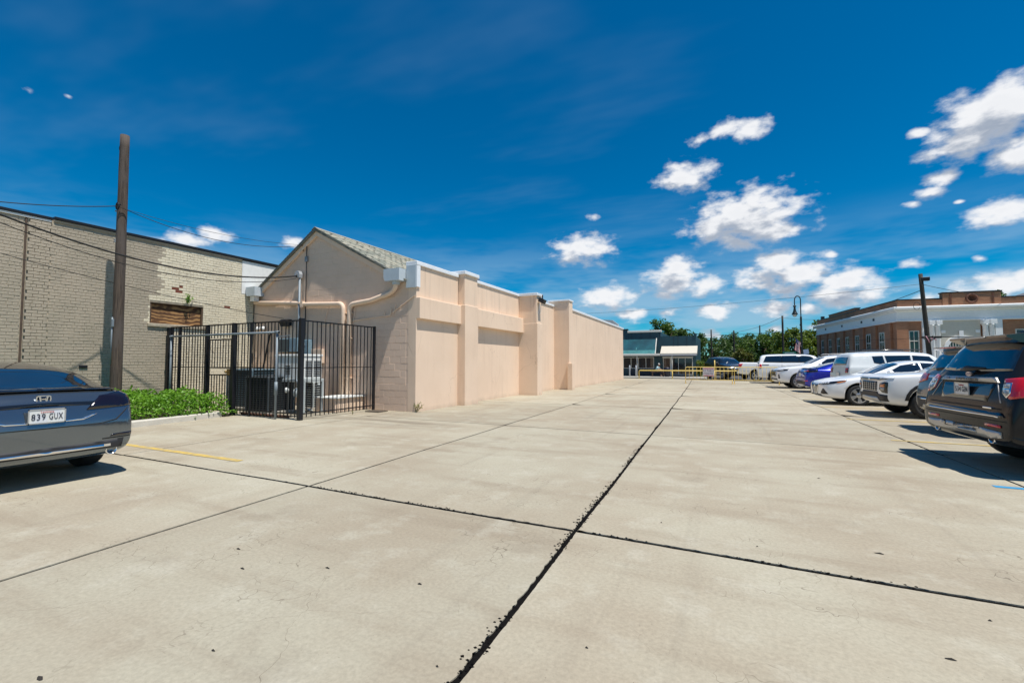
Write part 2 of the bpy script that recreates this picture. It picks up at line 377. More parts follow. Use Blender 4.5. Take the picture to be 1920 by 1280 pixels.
# bits on the concrete: crumbs of tar and leaves
DEB = mat('debris', (.03, .025, .02), .9)
for n_, (u, v_, s) in enumerate([(447, 1029, .05), (455, 1066, .05), (614, 1065, .045), (787, 1095, .05), (1650, 1038, .075), (75, 1272, .06), (1856, 1164, .025), (1784, 1237, .05), (1535, 897, .04), (400, 1220, .03), (1420, 1025, .02), (870, 960, .02), (1240, 980, .02), (1100, 1215, .02), (820, 1250, .02)]):
    d = px_dir(u, v_); p_ = Vector((0, 0, CAMH)) + d * (-CAMH / d.z); mb = MB(); n = 7; a0 = random.random() * 6
    mb.add([(p_.x + s * .5 * math.cos(a0 + q * 6.283 / n) * random.uniform(.6, 1.1), p_.y + s * .16 * math.sin(a0 + q * 6.283 / n) * random.uniform(.5, 1.2), .004) for q in range(n)] + [(p_.x, p_.y, .012)], [(q, (q + 1) % n, n) for q in range(n)])
    tag(mb.build('leaf_scrap', DEB), 'small dark scrap of leaf or tar lying on the bare concrete', 'debris', 'scraps lying on the concrete')

# ================================================================== painted brick building (left)
WX = -15.5
def brickcol(base, alt, chips):
    def fn(k, b, ob):
        p = pos(k)
        c = k.mix(k.ss(k.noise(p, 1.6, 6, .6), .35, .65), (*base, 1), (*alt, 1))
        c = k.mix(1., c, k_rgb(k, k.lin(k.noise(p, 26, 4, .6), .25, .75, .86, 1.12)), 'MULTIPLY')
        # soot and drips with a shape of their own
        st = k.m('MULTIPLY', k.ss(k.noise(k.v('MULTIPLY', p, (1, 1.1, .18)), 2.6, 6, .6), .55, .75), .35)
        c = k.mix(st, c, (base[0] * .55, base[1] * .53, base[2] * .5, 1))
        if chips:
            ch = k.m('MULTIPLY', k.ss(k.noise(k.v('MULTIPLY', p, (1, 1, 1.9)), 17, 3, .6), .62, .67), k.ss(k.noise(p, 1.3, 2), .42, .58))
            c = k.mix(ch, c, (.13, .075, .045, 1))
        k.t.links.new(c, b.inputs['Base Color'])
        bn = k.n('ShaderNodeBump'); bn.inputs['Strength'].default_value = .5; bn.inputs['Distance'].default_value = .008
        k.put(bn.inputs['Height'], k.noise(p, 34, 5, .65)); k.t.links.new(bn.outputs[0], b.inputs['Normal'])
    return fn
TANB = mat('tan_painted_brick', (.5, .42, .32), .85, fn=brickcol((.46, .39, .30), (.40, .345, .265), False), spec=.3)
CRMB = mat('cream_painted_brick', (.7, .6, .42), .85, fn=brickcol((.79, .71, .54), (.71, .635, .48), True), spec=.3)
REDB = mat('bare_red_brick', (.19, .055, .032), .9, vary=.3, vscale=20)
MORT = mat('painted_mortar', (.40, .34, .255), .9, vary=.2)
WHTS = mat('white_stucco', (.80, .79, .76), .8, vary=.08, bump=.2)
DARKM = mat('dark_coping_metal', (.025, .027, .032), .45, metal=.6)
PLY = None
def fn_ply(k, b, ob):
    p = pos(k)
    wv = k.n('ShaderNodeTexWave', wave_type='BANDS', bands_direction='Z'); wv.inputs['Scale'].default_value = 4.0; wv.inputs['Distortion'].default_value = 12; wv.inputs['Detail'].default_value = 3
    wv.inputs['Detail Scale'].default_value = .7
    k.put(wv.inputs['Vector'], k.v('MULTIPLY', p, (1, .5, .62)))
    c = k.mix(wv.outputs['Fac'], (.42, .23, .09, 1), (.06, .022, .010, 1))
    c = k.mix(k.ss(k.noise(p, 3, 4), .5, .7), c, (.10, .045, .02, 1))
    k.t.links.new(c, b.inputs['Base Color'])
PLY = mat('plywood', (.3, .15, .06), .8, fn=fn_ply)
bb = empty('brick_building', (WX, 6.5, 0), 'painted tan and cream brick building wall with a boarded up window', 'building')
WY0, WY1, WZ = -2.0, 16.0, 5.06
win = (7.62, 9.14, 2.60, 3.25)
mb = MB(); xb = WX - .012
for (a, b_, c_, d_) in ((WY0, win[0], -.1, WZ), (win[1], 10.42, -.1, WZ), (10.42, 10.9, -.1, 3.88), (win[0], win[1], -.1, win[2]), (win[0], win[1], win[3], WZ)): mb.box(xb - .3, xb, a, b_, c_, d_)
wall_o = mb.build('wall', MORT, bb)
MB().box(xb - 8, xb - .301, WY0, WY1, -.1, WZ - .15).build('building_core', MORT, bb)
mb = MB().box(xb - .3, WX + .004, 10.42, WY1, 3.88, WZ); mb.build('white_wall', WHTS, bb)
CH, BL = .0805, .212
def brick_mesh(L, m):
    h = CH - .0105; d0 = -.02; c = .0045
    v_ = [(d0, 0, 0), (d0, L, 0), (d0, L, h), (d0, 0, h), (-c, 0, 0), (-c, L, 0), (-c, L, h), (-c, 0, h), (0, c, c), (0, L - c, c), (0, L - c, h - c), (0, c, h - c)]
    f = [(0, 1, 5, 4), (1, 2, 6, 5), (2, 3, 7, 6), (3, 0, 4, 7), (4, 5, 9, 8), (5, 6, 10, 9), (6, 7, 11, 10), (7, 4, 8, 11), (8, 9, 10, 11)]
    me = bpy.data.meshes.new('brick'); me.from_pydata(v_, [], f); me.materials.append(m); me.update(); return me, v_, f
BM = {}
def bmesh_for(nm, L):
    k_ = (nm, round(L, 3))
    if k_ not in BM: BM[k_] = brick_mesh(k_[1], {'t': TANB, 'c': CRMB, 'r': REDB}[nm])
    return BM[k_]
bricks = []
for r_ in range(int(WZ / CH)):
    z = r_ * CH + .004; header = (r_ % 6 == 5); segs = [(WY0, 4.865), (4.935, 5.35), (5.352, 10.88 if z < 3.86 else 10.41)]
    if win[2] - .09 < z < win[3]: segs = segs[:2] + [(segs[2][0], win[0] - .005), (win[1] + .005, segs[2][1])]
    y = WY0 + (BL / 2 if r_ % 2 else 0) - BL
    while y < 10.88:
        L = .096 if header else .202
        for (s0, s1) in segs:
            a_, b_ = max(y, s0), min(y + L, s1)
            if b_ - a_ < .028: continue
            yc, zc = (a_ + b_) / 2, z + .035
            cream = yc > 7.87 + .12 * noise.noise((0, 3, z * 2)) + (-.3 if (2.5 < z < 3.4) else 0)
            if z < 2.45: cream = yc > 8.15
            red = (math.hypot((yc - 8.28) / .30, (zc - 3.70) / .17) < 1 and random.random() < .36) or (abs(yc - 9.95) < .1 and abs(zc - 3.36) < .04)
            bricks.append((a_, z, b_ - a_, 'r' if red else 'c' if cream else 't', random.uniform(-.0035, .0025) + (.022 if 4.9 < yc < 5.35 else 0) - (.004 if red else 0)))
        y += L + .006
vis = [b for b in bricks if b[0] > 4.75]
vis.sort(key=lambda b: b[0] + abs(b[1] - 2.6) * .25); top = set(id(b) for b in vis[:300])
rest = MB(); rm = {'t': 0, 'c': 1, 'r': 2}
for b in bricks:
    me, v_, f = bmesh_for(b[3], b[2])
    if id(b) in top:
        o = link('brick', me, None, wall_o); o.matrix_parent_inverse = Matrix.Identity(4)
        o.location = (WX + b[4], b[0], b[1]); o.rotation_euler = (random.uniform(-.006, .006), 0, 0)
        o.matrix_parent_inverse = Matrix.Translation((0, 0, 0))
    else: rest.add([(WX + b[4] + q[0], b[0] + q[1], b[1] + q[2]) for q in v_], f, rm[b[3]])
o = rest.build('brick_courses', [TANB, CRMB, REDB], wall_o, fix=False); o['kind'] = 'stuff'
# window
mb = MB().box(WX - .11, WX - .085, win[0] + .0, win[1], win[2] + .02, win[2] + .42); mb.build('plywood_panel', PLY, bb)
MB().box(WX - .13, WX - .10, win[0], win[1], win[2] + .42, win[3]).build('plywood_panel', PLY, bb)
MB().bbox(WX - .1, WX + .05, win[0] - .06, win[1] + .12, win[2] - .085, win[2] + .015, .012).build('window_sill', mat('old_sill', (.42, .36, .27), .9, vary=.3, vscale=8), bb)
fr = MB()
fr.box(WX - .1, WX - .03, win[0] - .004, win[0] + .045, win[2] + .015, win[3]); fr.box(WX - .1, WX - .03, win[1] - .045, win[1] + .004, win[2] + .015, win[3]); fr.box(WX - .1, WX - .05, win[0] + .045, win[1] - .045, win[3] - .035, win[3] + .004)
fr.build('window_frame', mat('weathered_frame', (.10, .06, .035), .9, vary=.3), bb)
# coping: two lengths with a step where the wall turns out
MB().bbox(WX - .35, WX + .05, WY0, 5.36, WZ, WZ + .075, .01).build('coping', DARKM, bb)
MB().bbox(WX - .35, WX + .055, 5.40, WY1, WZ + .03, WZ + .11, .01).build('coping', DARKM, bb)
MB().box(WX - .3, WX + .03, WY0, 5.35, WZ - .05, WZ - .002).build('coping_flashing', WHTS, bb)
MB().box(WX - .3, WX + .02, 5.40, 10.4, WZ - .02, WZ + .028).build('coping_flashing', mat('tan_flashing', (.45, .38, .29), .8), bb)
MB().tube([(WX - .004, 4.90, 0), (WX - .004, 4.90, WZ - .06)], .022, 8).build('expansion_joint_pipe', mat('brown_pipe', (.10, .065, .045), .8, vary=.3), bb)
MB().bbox(WX - .01, WX + .03, 6.02, 6.20, 1.30, 1.37, .01).build('wall_vent', DARKM, bb)

# ================================================================== peach building
GY = 10.9
def fn_stucco(k, b, ob):
    p = pos(k)
    c = k.mix(k.ss(k.noise(p, .55, 5, .6), .35, .65), (.82, .63, .475, 1), (.775, .59, .44, 1))
    c = k.mix(k.m('MULTIPLY', k.ss(k.noise(k.v('MULTIPLY', p, (1, 1, .14)), 2.4, 6, .62), .5, .75), .42), c, (.64, .465, .335, 1))
    sp_ = k.n('ShaderNodeSeparateXYZ'); k.put(sp_.inputs[0], p)
    splash = k.m('MULTIPLY', k.ss(k.m('ADD', sp_.outputs[2], k.m('MULTIPLY', k.noise(p, 3, 4), .3)), .34, .08), .4)
    c = k.mix(splash, c, (.42, .33, .24, 1))
    run = k.m('MULTIPLY', k.ss(k.noise(k.v('MULTIPLY', p, (5, 5, .12)), 1.5, 4, .6), .54, .70), k.ss(k.m('ADD', sp_.outputs[2], k.m('MULTIPLY', k.noise(k.v('MULTIPLY', p, (4, 4, 0)), 1.7, 3), 2.4)), 3.9, 5.2))
    c = k.mix(k.m('MULTIPLY', run, .38), c, (.46, .35, .27, 1))
    vo = k.n('ShaderNodeTexVoronoi', feature='DISTANCE_TO_EDGE'); vo.inputs['Scale'].default_value = .7; k.put(vo.inputs['Vector'], k.v('ADD', p, k_rgb(k, k.m('MULTIPLY', k.noise(p, 2.2, 4), .8))))
    c = k.mix(k.m('MULTIPLY', k.m('MULTIPLY', k.ss(vo.outputs['Distance'], .006, .001), k.ss(k.noise(p, .5, 2), .5, .6)), .45), c, (.40, .28, .2, 1))
    c = k.mix(1., c, k_rgb(k, k.lin(k.noise(p, 60, 3, .6), .25, .75, .95, 1.05)), 'MULTIPLY')
    k.t.links.new(c, b.inputs['Base Color'])
    bn = k.n('ShaderNodeBump'); bn.inputs['Strength'].default_value = .32; bn.inputs['Distance'].default_value = .012
    k.put(bn.inputs['Height'], k.m('ADD', k.noise(p, 2.2, 5, .6), k.m('MULTIPLY', k.noise(p, 45, 4, .6), .22))); k.t.links.new(bn.outputs[0], b.inputs['Normal'])
PEACH = mat('peach_stucco', (.76, .54, .38), .85, fn=fn_stucco, spec=.25)
def fn_block(k, b, ob):
    p = pos(k)
    c = k.mix(k.ss(k.noise(p, .8, 5, .6), .35, .65), (.76, .57, .435, 1), (.70, .525, .40, 1))
    c = k.mix(1., c, k_rgb(k, k.lin(k.noise(p, 40, 4, .6), .25, .75, .9, 1.08)), 'MULTIPLY')
    k.t.links.new(c, b.inputs['Base Color'])
    bn = k.n('ShaderNodeBump'); bn.inputs['Strength'].default_value = .35; bn.inputs['Distance'].default_value = .012
    k.put(bn.inputs['Height'], k.m('ADD', k.noise(p, 1.7, 4, .6), k.m('MULTIPLY', k.noise(p, 28, 4, .6), .25))); k.t.links.new(bn.outputs[0], b.inputs['Normal'])
BLOCK = mat('painted_block', (.66, .47, .34), .85, fn=fn_block, spec=.25)
ALU = mat('coping_aluminium', (.80, .82, .84), .4, metal=.0, vary=.06)
PEACHT = mat('peach_trim', (.79, .60, .45), .6, vary=.05)
pb = empty('stucco_building', (-11.9, 16, 0), 'long peach stucco building with gabled block end and buttressed side wall', 'building')
AX, AZ = -12.33, 5.93; EL, ER = (-15.48, 3.87), (-8.56, 3.91)
gp = [(-15.48, -.06), (-8.27, -.06), (-8.27, 4.28), (-8.60, 4.28), (-8.60, ER[1]), (AX, AZ - .04), (-15.48, EL[1])]
gw = MB().prism([(x, z) for x, z in gp], GY + .0055, GY + .3).build('gable_wall', BLOCK, pb)
def clip(poly, a, b):
    out = []
    def side(p): return (b[0] - a[0]) * (p[1] - a[1]) - (b[1] - a[1]) * (p[0] - a[0])
    for i in range(len(poly)):
        p, q = poly[i], poly[(i + 1) % len(poly)]; sp_, sq = side(p), side(q)
        if sp_ >= 0: out.append(p)
        if sp_ * sq < 0: t = sp_ / (sp_ - sq); out.append((p[0] + (q[0] - p[0]) * t, p[1] + (q[1] - p[1]) * t))
    return out
def block_mesh(w, h):
    c = .006
    v_ = [(0, .03, 0), (w, .03, 0), (w, .03, h), (0, .03, h), (0, c, 0), (w, c, 0), (w, c, h), (0, c, h), (c, 0, c), (w - c, 0, c), (w - c, 0, h - c), (c, 0, h - c)]
    f = [(4, 5, 1, 0), (5, 6, 2, 1), (6, 7, 3, 2), (7, 4, 0, 3), (8, 9, 5, 4), (9, 10, 6, 5), (10, 11, 7, 6), (11, 8, 4, 7), (11, 10, 9, 8)]
    me = bpy.data.meshes.new('block'); me.from_pydata(v_, [], f); me.materials.append(BLOCK); me.update(); return me, v_, f
BW, BH = .405, .203; full = block_mesh(BW - .009, BH - .009); bl = []; odd = MB()
for r_ in range(30):
    z = r_ * BH; x = -8.62 - (BW / 2 if r_ % 2 else 0)
    while x - BW > -15.6:
        rect = [(x - BW + .009, z), (x, z), (x, z + BH - .009), (x - BW + .009, z + BH - .009)]
        q = clip(clip(rect, (-8.60, ER[1]), (AX, AZ - .05)), (AX, AZ - .05), (-15.48, EL[1]))
        if q: q = clip(q, (-15.47, 9), (-15.47, 0))
        dy = random.uniform(-.002, .002) + .004 * noise.noise((x * .5, z * .5, 4))
        if len(q) == 4 and abs(q[0][0] - rect[0][0]) + abs(q[2][1] - rect[2][1]) < 1e-6 and all(abs(q[i][0] - rect[i][0]) < 1e-6 and abs(q[i][1] - rect[i][1]) < 1e-6 for i in range(4)): bl.append((x - BW + .009, z, dy))
        elif len(q) > 2: odd.prism(q, GY + dy * .5, GY + .03)
        x -= BW
    # corner column of cut blocks
    w = .345 if r_ % 2 == 0 else .345
    if r_ % 2 and z + BH < 3.95: odd.bbox(-8.62 - BW / 2 + .009, -8.62, GY + random.uniform(-.003, .004), GY + .03, z, z + BH - .009, .005)
    if z + BH < 3.95: odd.bbox(-8.615 + .002, -8.27, GY + random.uniform(-.003, .004), GY + .03, z, z + BH - .009, .005)
random.shuffle(bl); bl.sort(key=lambda b: 0 if b[0] > -14 else 1)
for b in bl[:290]:
    o = link('concrete_block', full[0], None, gw); o.location = (b[0], GY + b[2], b[1]); o.matrix_parent_inverse = Matrix.Translation(-Vector((-11.9, 16, 0)) * 0)
for b in bl[290:]: odd.add([(b[0] + q[0], GY + b[2] + q[1], b[1] + q[2]) for q in full[1]], full[2])
o = odd.build('cut_blocks', BLOCK, gw); o['kind'] = 'stuff'
# corner pier and side walls
S = lambda name, m=PEACH, p=pb, b=.012, **k: MB().bbox(*k['d'], b).build(name, m, p)
S('side_wall', d=(-8.55, -8.25, GY - .004, 13.2, -.06, 4.33))
S('buttress', d=(-8.56, -7.96, 13.2, 14.1, -.06, 3.40)); S('buttress_upper', d=(-8.56, -8.0, 13.22, 14.09, 3.40, 4.44), b=.006)
S('side_wall', d=(-8.7, -8.4, 14.08, 18.57, -.06, 4.40))
S('buttress', d=(-8.7, -7.50, 18.56, 19.13, -.06, 3.18)); S('buttress_upper', d=(-8.69, -7.54, 18.57, 19.12, 3.18, 4.40), b=.006)
S('side_wall', d=(-8.7, -8.4, 19.12, 23.2, -.06, 4.44))
S('buttress', d=(-8.7, -7.54, 23.17, 23.78, -.06, 4.72))
S('short_pier', d=(-7.60, -7.33, 23.0, 23.42, -.06, 1.40)); 
w4 = MB(); w4.prism([(23.77, -.06), (38.9, -.06), (38.9, 4.24), (23.77, 4.40)], -8.3, -7.9, 'x'); w4.build('side_wall', PEACH, pb)
S('ledge', d=(-8.3, -8.12, GY - .002, 13.21, 2.74, 3.37)); S('ledge', d=(-8.45, -8.17, 14.09, 18.57, 2.76, 3.40))
# copings
for d in ((-8.62, -8.20, GY - .05, 13.16, 4.33, 4.45), (-8.62, -7.94, 13.16, 14.14, 4.44, 4.56), (-8.75, -8.35, 14.14, 18.50, 4.40, 4.51), (-8.76, -7.48, 18.50, 19.19, 4.40, 4.52), (-8.75, -8.35, 19.19, 23.11, 4.44, 4.55), (-8.76, -7.50, 23.12, 23.84, 4.72, 4.80)):
    S('coping', ALU, d=d)
w4 = MB(); w4.prism([(23.84, 4.40), (38.95, 4.242), (38.95, 4.36), (23.84, 4.52)], -8.35, -7.85, 'x'); w4.build('coping', ALU, pb)
MB().bbox(-8.60, -8.235, GY - .06, GY - .006, 3.66, 4.34, .006).build('parapet_end_cap', mat('gutter_metal', (.50, .56, .60), .4, vary=.08), pb)
MB().box(-8.236, -8.205, GY - .05, GY + .12, 3.68, 4.32).build('parapet_end_flange', ALU, pb)
# rear part of the building that the side wall hides: end wall and flat roof
MB().box(-15.48, -8.3, 38.5, 38.9, -.06, 4.1).build('end_wall', PEACH, pb)
MB().box(-15.48, -8.42, 18.7, 38.5, 3.6, 3.8).build('flat_roof', mat('roof_felt', (.3, .3, .3), .9), pb)
MB().prism([(-9.6, 4.2), (-8.2, 4.2), (-8.2, 4.65), (-8.7, 5.02), (-9.6, 5.1)], 38.5, 38.75).build('parapet_crest', mat('grey_stone', (.42, .41, .4), .85, vary=.15), pb)
for (x, y, z) in ((-9.6, 31.5, 4.55),): MB().lathe([(.12, 3.8), (.12, z - .1), (.2, z - .08), (.2, z + .05), (.05, z + .12)], (x, y, 0), 16).build('roof_vent', ALU, pb)
VENT = mat('galvanised', (.55, .56, .58), .32, metal=.85)
tv = MB(); tv.lathe([(.10, 3.8), (.10, 4.66), (.17, 4.68), (.20, 4.76), (.19, 4.84), (.12, 4.9), (.02, 4.92)], (-9.55, 16.6, .1), 18)
for q in range(18): a = q * 6.283 / 18; tv.obox((-9.55 + .195 * math.cos(a), 16.6 + .195 * math.sin(a), 4.87), (.012, .05, .17), (0, 0, a + .6))
tv.build('roof_vent', VENT, pb)
# pitched roof with shingles
def fn_sh(k, b, ob):
    p = pos(k); oi = k.n('ShaderNodeObjectInfo')
    c = k.mix(k.noise(p, 3.5, 5, .7), (.20, .20, .15, 1), (.34, .34, .27, 1)); c = k.mix(1., c, k_rgb(k, k.lin(k.noise(p, 90, 2), .3, .7, .75, 1.25)), 'MULTIPLY')
    k.t.links.new(c, b.inputs['Base Color'])
SHG = [mat('shingle_%d' % i, c, .95, fn=(lambda c: (lambda k, b, ob: (k.t.links.new(k.mix(1., (*c, 1), k_rgb(k, k.lin(k.noise(pos(k), 70, 3), .3, .7, .72, 1.28)), 'MULTIPLY'), b.inputs['Base Color']))))(c)) for i, c in enumerate([(.25, .255, .20), (.32, .31, .25), (.20, .205, .165), (.36, .33, .25)])]
RY0, RY1 = GY - .16, 18.6
rv = Vector((ER[0] + .0 - AX, 0, ER[1] - AZ)); rl = rv.length; rd = rv.normalized(); rn = Vector((-rd.z, 0, rd.x))
rf = MB(); T = .05
rf.prism([(AX, AZ), (-8.57, ER[1] + .005), (-8.57, ER[1] - .04), (AX, AZ - .10), (-15.47, EL[1] - .04), (-15.47, EL[1] + .005)], RY0 + .01, RY1)
roof = rf.build('roof', mat('roof_deck', (.16, .16, .13), .95), pb)
SW, SH = .30, .145; shm = []
for m in SHG:
    for ww in (SW - .006, SW * .72):
        mb_ = MB(); a = Vector((0, 0, 0)); d = rd * .20; n_ = rn * .007
        mb_.add([(0, 0, 0), (0, ww, 0), d + Vector((0, ww, 0)), d, n_ * .3, n_ * .3 + Vector((0, ww, 0)), d + n_ + Vector((0, ww, 0)), d + n_], [(4, 5, 6, 7), (3, 2, 6, 7), (0, 3, 7, 4), (1, 5, 6, 2)]); shm.append(mb_.mesh('shingle', m))
shl = []
nr = int(rl / SH)
for r_ in range(nr):
    y = RY0 + (.0 if r_ % 2 else .15) + random.uniform(-.03, .03)
    while y < 17.6:
        k_ = random.randrange(len(shm)); p_ = Vector((AX, y, AZ)) + rd * (r_ * SH - .02) + rn * (.006 + .004 * random.random()); shl.append((p_, k_)); y += SW
shl.sort(key=lambda s: s[0].y + .4 * abs(s[0].x + 10.5)); far = MB()
for n_, (p_, k_) in enumerate(shl):
    if n_ < 300: o = link('shingle', shm[k_], None, roof); o.location = p_
    else:
        me = shm[k_]; far.add([Vector(q.co) + p_ for q in me.vertices], [tuple(f.vertices) for f in me.polygons], k_ // 2)
o = far.build('shingle_field', SHG, roof, fix=False); o['kind'] = 'stuff'
ls = MB(); lv = Vector((EL[0] - AX, 0, EL[1] - AZ)); ln = Vector((lv.z, 0, -lv.x)).normalized()
for r_ in range(26):
    t0 = r_ / 26; a = Vector((AX, 0, AZ)) + lv * t0 + ln * .004; b_ = Vector((AX, 0, AZ)) + lv * (t0 + 1 / 26) + ln * .014
    ls.add([(a.x, RY0, a.z), (a.x, RY1, a.z), (b_.x, RY1, b_.z), (b_.x, RY0, b_.z)], [(0, 1, 2, 3)])
o = ls.build('shingle_field', SHG[0], roof); o['kind'] = 'stuff'
MB().prism([(AX - .14, AZ - .06), (AX, AZ + .03), (AX + .14, AZ - .05), (AX, AZ + .012)], RY0 - .005, RY1).build('ridge_cap', SHG[1], roof)
def rake(a, b, name):
    a = Vector((a[0], 0, a[1])); b = Vector((b[0], 0, b[1])); d = (b - a).normalized(); n_ = Vector((-d.z, 0, d.x)); n_ = n_ if n_.z < 0 else -n_
    q = [Vector((AX, 0, AZ - .045)), b + n_ * .035, b + n_ * .21, Vector((AX, 0, AZ - .25))]
    MB().prism([(v_.x, v_.z) for v_ in q], GY - .085, GY - .002).build(name, PEACHT, pb)
    q = [Vector((AX, 0, AZ + .006)), b + n_ * -.012, b + n_ * .034, Vector((AX, 0, AZ - .044))]
    MB().prism([(v_.x, v_.z) for v_ in q], GY - .13, GY - .004).build('drip_edge', mat('drip_edge', (.06, .065, .06), .6), pb)
rake((AX + .006, AZ - .008), (-8.75, 4.02), 'rake_board'); rake((AX - .006, AZ - .008), (-15.45, 3.89), 'rake_board')
GUT = mat('gutter_metal', (.50, .56, .60), .4, vary=.08)
# gutter ends
def gutter(x0, x1, z0, z1, name='gutter_box'):
    mb_ = MB().prism([(x0, z1), (x1, z1), (x1, z0), (x0 + .05, z0), (x0, z0 + .12)], GY - .36, GY - .012); return mb_.build(name, GUT, pb)
gutter(-9.2, -8.615, 3.86, 4.22); gutter(-15.46, -14.98, 3.80, 4.12)
MB().box(-8.93, -8.79, GY - .28, GY - .1, 3.76, 3.87).build('gutter_outlet', GUT, pb); MB().box(-15.32, -15.10, GY - .28, GY - .1, 3.62, 3.805).build('gutter_outlet', WHTS, pb)
# downpipes
r_ = .055
def pipe(path, r_=.075, m=PEACHT, name='downpipe', p=pb): return MB().tube(path, r_, 10).build(name, m, p, smooth=True)
yy = GY - .09
pipe([(-8.86, GY - .19, 3.80), (-8.9, GY - .17, 3.70)] + bez((-8.9, GY - .17, 3.70), (-9.05, yy, 3.52), (-9.5, yy, 3.46), 5) + [(-9.9, yy, 3.36)] + [(-10.55, yy, 3.30)] + bez((-10.62, yy, 3.29), (-10.78, yy, 3.27), (-10.79, yy, 3.08), 5) + [(-10.79, yy, .45)])
pipe([(-15.3, yy, 3.58), (-13.0, yy, 3.44), (-12.9, yy, 3.40), (-11.35, yy, 3.33)] + bez((-11.25, yy, 3.33), (-11.06, yy, 3.32), (-11.05, yy, 3.12), 5) + [(-11.05, yy, .45)])
for z in (.95, 2.2, 3.0):
    for x in (-10.79, -11.05): MB().box(x - .09, x + .09, GY - .10, GY + .0, z, z + .03).build('pipe_bracket', PEACHT, pb)
MB().box(-12.93, -12.82, yy - .08, yy + .08, 3.30, 3.50).build('pipe_bracket', PEACHT, pb)
# service mast and cables on the gable
GALV = mat('galvanised_dull', (.22, .26, .29), .6, metal=.35, vary=.12)
BLK = mat('black_paint', (.012, .012, .014), .5)
CAB = mat('cable_black', (.012, .012, .012), .6)
MB().tube([(-13.02, GY - .12, .6), (-13.02, GY - .12, 4.30)], .04, 10).build('service_mast', GALV, pb, True)
wm = mat('weatherhead_grey', (.42, .44, .46), .55, metal=.2); mb = MB(); hp = [(-.02, 4.30), (.05, 4.30), (.06, 4.42), (.02, 4.52), (-.07, 4.55), (-.15, 4.50), (-.19, 4.40), (-.13, 4.38), (-.05, 4.42)]
mb.prism([(-13.02 + q[0], q[1]) for q in hp], GY - .19, GY - .06); mb.build('weatherhead', wm, pb); MB().box(-13.17, -13.06, GY - .17, GY - .08, 4.33, 4.40).build('weatherhead_insert', BLK, pb)
MB().tube([(-12.80, GY - .05, .7), (-12.80, GY - .05, 5.42), (-12.85, GY - .06, 5.46), (-12.95, GY - .07, 5.40), (-12.96, GY - .06, 5.22)], .016, 6).build('conduit', BLK, pb)
MB().box(-12.87, -12.76, GY - .07, GY - .02, 4.85, 5.03).build('conduit_box', GALV, pb)
for (a, c_) in (((-11.75, 3.28), (-11.95, 2.75)), ((-10.6, 3.25), (-10.67, 2.72)), ((-9.0, 3.2), (-9.1, 2.85))):
    MB().tube([(a[0], GY - .03, a[1]), (c_[0], GY - .03, c_[1])], .012, 6).build('wall_cable', PEACHT, pb)
MB().tube([(-12.2, GY - .02, 2.66), (-9.25, GY - .03, 2.88), (-8.30, GY - .03, 3.42)], .014, 6).build('wall_cable', PEACHT, pb)
MB().tube([(-9.16, GY - .03, 3.1), (-9.2, GY - .03, 2.87), (-9.42, GY - .03, 2.85), (-9.43, GY - .03, 3.0)], .018, 6).build('wall_cable', PEACHT, pb)
# floodlights
def flood(x, y, z, rz, name='floodlight'):
    f = MB(); f.obox((x, y, z), (.30, .16, .20), (.5, 0, rz)); f.bar((x, y + .05 * math.cos(rz), z + .05), (x - .2 * math.sin(-rz) * 0, y + .18, z + .10), .05, .05); o = f.build(name, BLK, pb); return o
flood(-13.65, GY - .16, 2.80, .25)
MB().box(-13.8, -13.5, GY - .05, GY - .01, 2.7, 2.92).build('light_mount', DARKM, pb)
for x in (-15.12, -14.83): MB().lathe([(.02, .10), (.05, .08), (.075, 0), (.06, -.02)], (x, GY - .10, 2.62), 12).build('spot_lamp', WHTS, pb, True)
MB().box(-15.06, -14.88, GY - .08, GY - .01, 2.66, 2.72).build('lamp_mount', WHTS, pb)
f = MB(); f.obox((-7.36, 18.8, 4.18), (.26, .3, .18), (0, .5, 0)); f.build('floodlight', BLK, pb)
MB().tube([(-7.52, 18.8, 4.2), (-7.40, 18.8, 4.25)], .03, 8).build('light_arm', BLK, pb)
for x in (18.72, 18.9): MB().tube([(-7.45, x, 4.15), (-7.47, x, 3.75), (-7.53, x, 3.6)], .012, 6).build('light_cable', ALU, pb)
MB().box(-7.36, -7.32, 18.76, 18.80, 4.26, 4.44).build('light_sensor', BLK, pb)
# ================================================================== iron fence enclosure
CAM = Vector((0, 0, CAMH))
def atX(u, v, X): d = px_dir(u, v); return CAM + d * (X / d.x)
def atY(u, v, Y): d = px_dir(u, v); return CAM + d * (Y / d.y)
IRON = mat('black_iron', (.010, .010, .013), .42, vary=.3, vscale=12, spec=.4)
FY, FX = 8.1, -9.68
fence = empty('iron_fence', (-12.5, FY, 0), 'tall black iron picket fence closing off the yard beside the gable', 'fence')
def post(x, y, w, h): return MB().bbox(x - w / 2, x + w / 2, y - w / 2, y + w / 2, 0, h, .006).build('post', IRON, fence)
post(-15.36, FY, .12, 2.50); post(-13.5, FY, .10, 2.52); post(-12.30, FY, .11, 2.53); post(FX, FY, .11, 2.56); post(FX, 10.72, .07, 2.54)
for z, h in ((2.49, .035), (1.30, .02), (.14, .03)):
    MB().box(-15.30, -13.55, FY - .016, FY + .016, z, z + h).build('rail', IRON, fence)
    MB().box(-12.245, FX - .055, FY - .016, FY + .016, z, z + h).build('rail', IRON, fence)
    MB().box(FX - .016, FX + .016, FY + .055, 10.685, z, z + h).build('rail', IRON, fence)
MB().box(-13.45, -12.355, FY - .016, FY + .016, 2.49, 2.525).build('rail', IRON, fence)
pk = MB().box(-.0095, .0095, -.0095, .0095, .06, 2.50).mesh('picket', IRON); pk2 = MB().box(-.0095, .0095, -.0095, .0095, 2.13, 2.50).mesh('picket', IRON)
def picket(x, y, me=pk):
    o = link('picket', me, None, fence); o.location = (x, y, 0); o.rotation_euler = (random.uniform(-.003, .003), random.uniform(-.004, .004), 0)
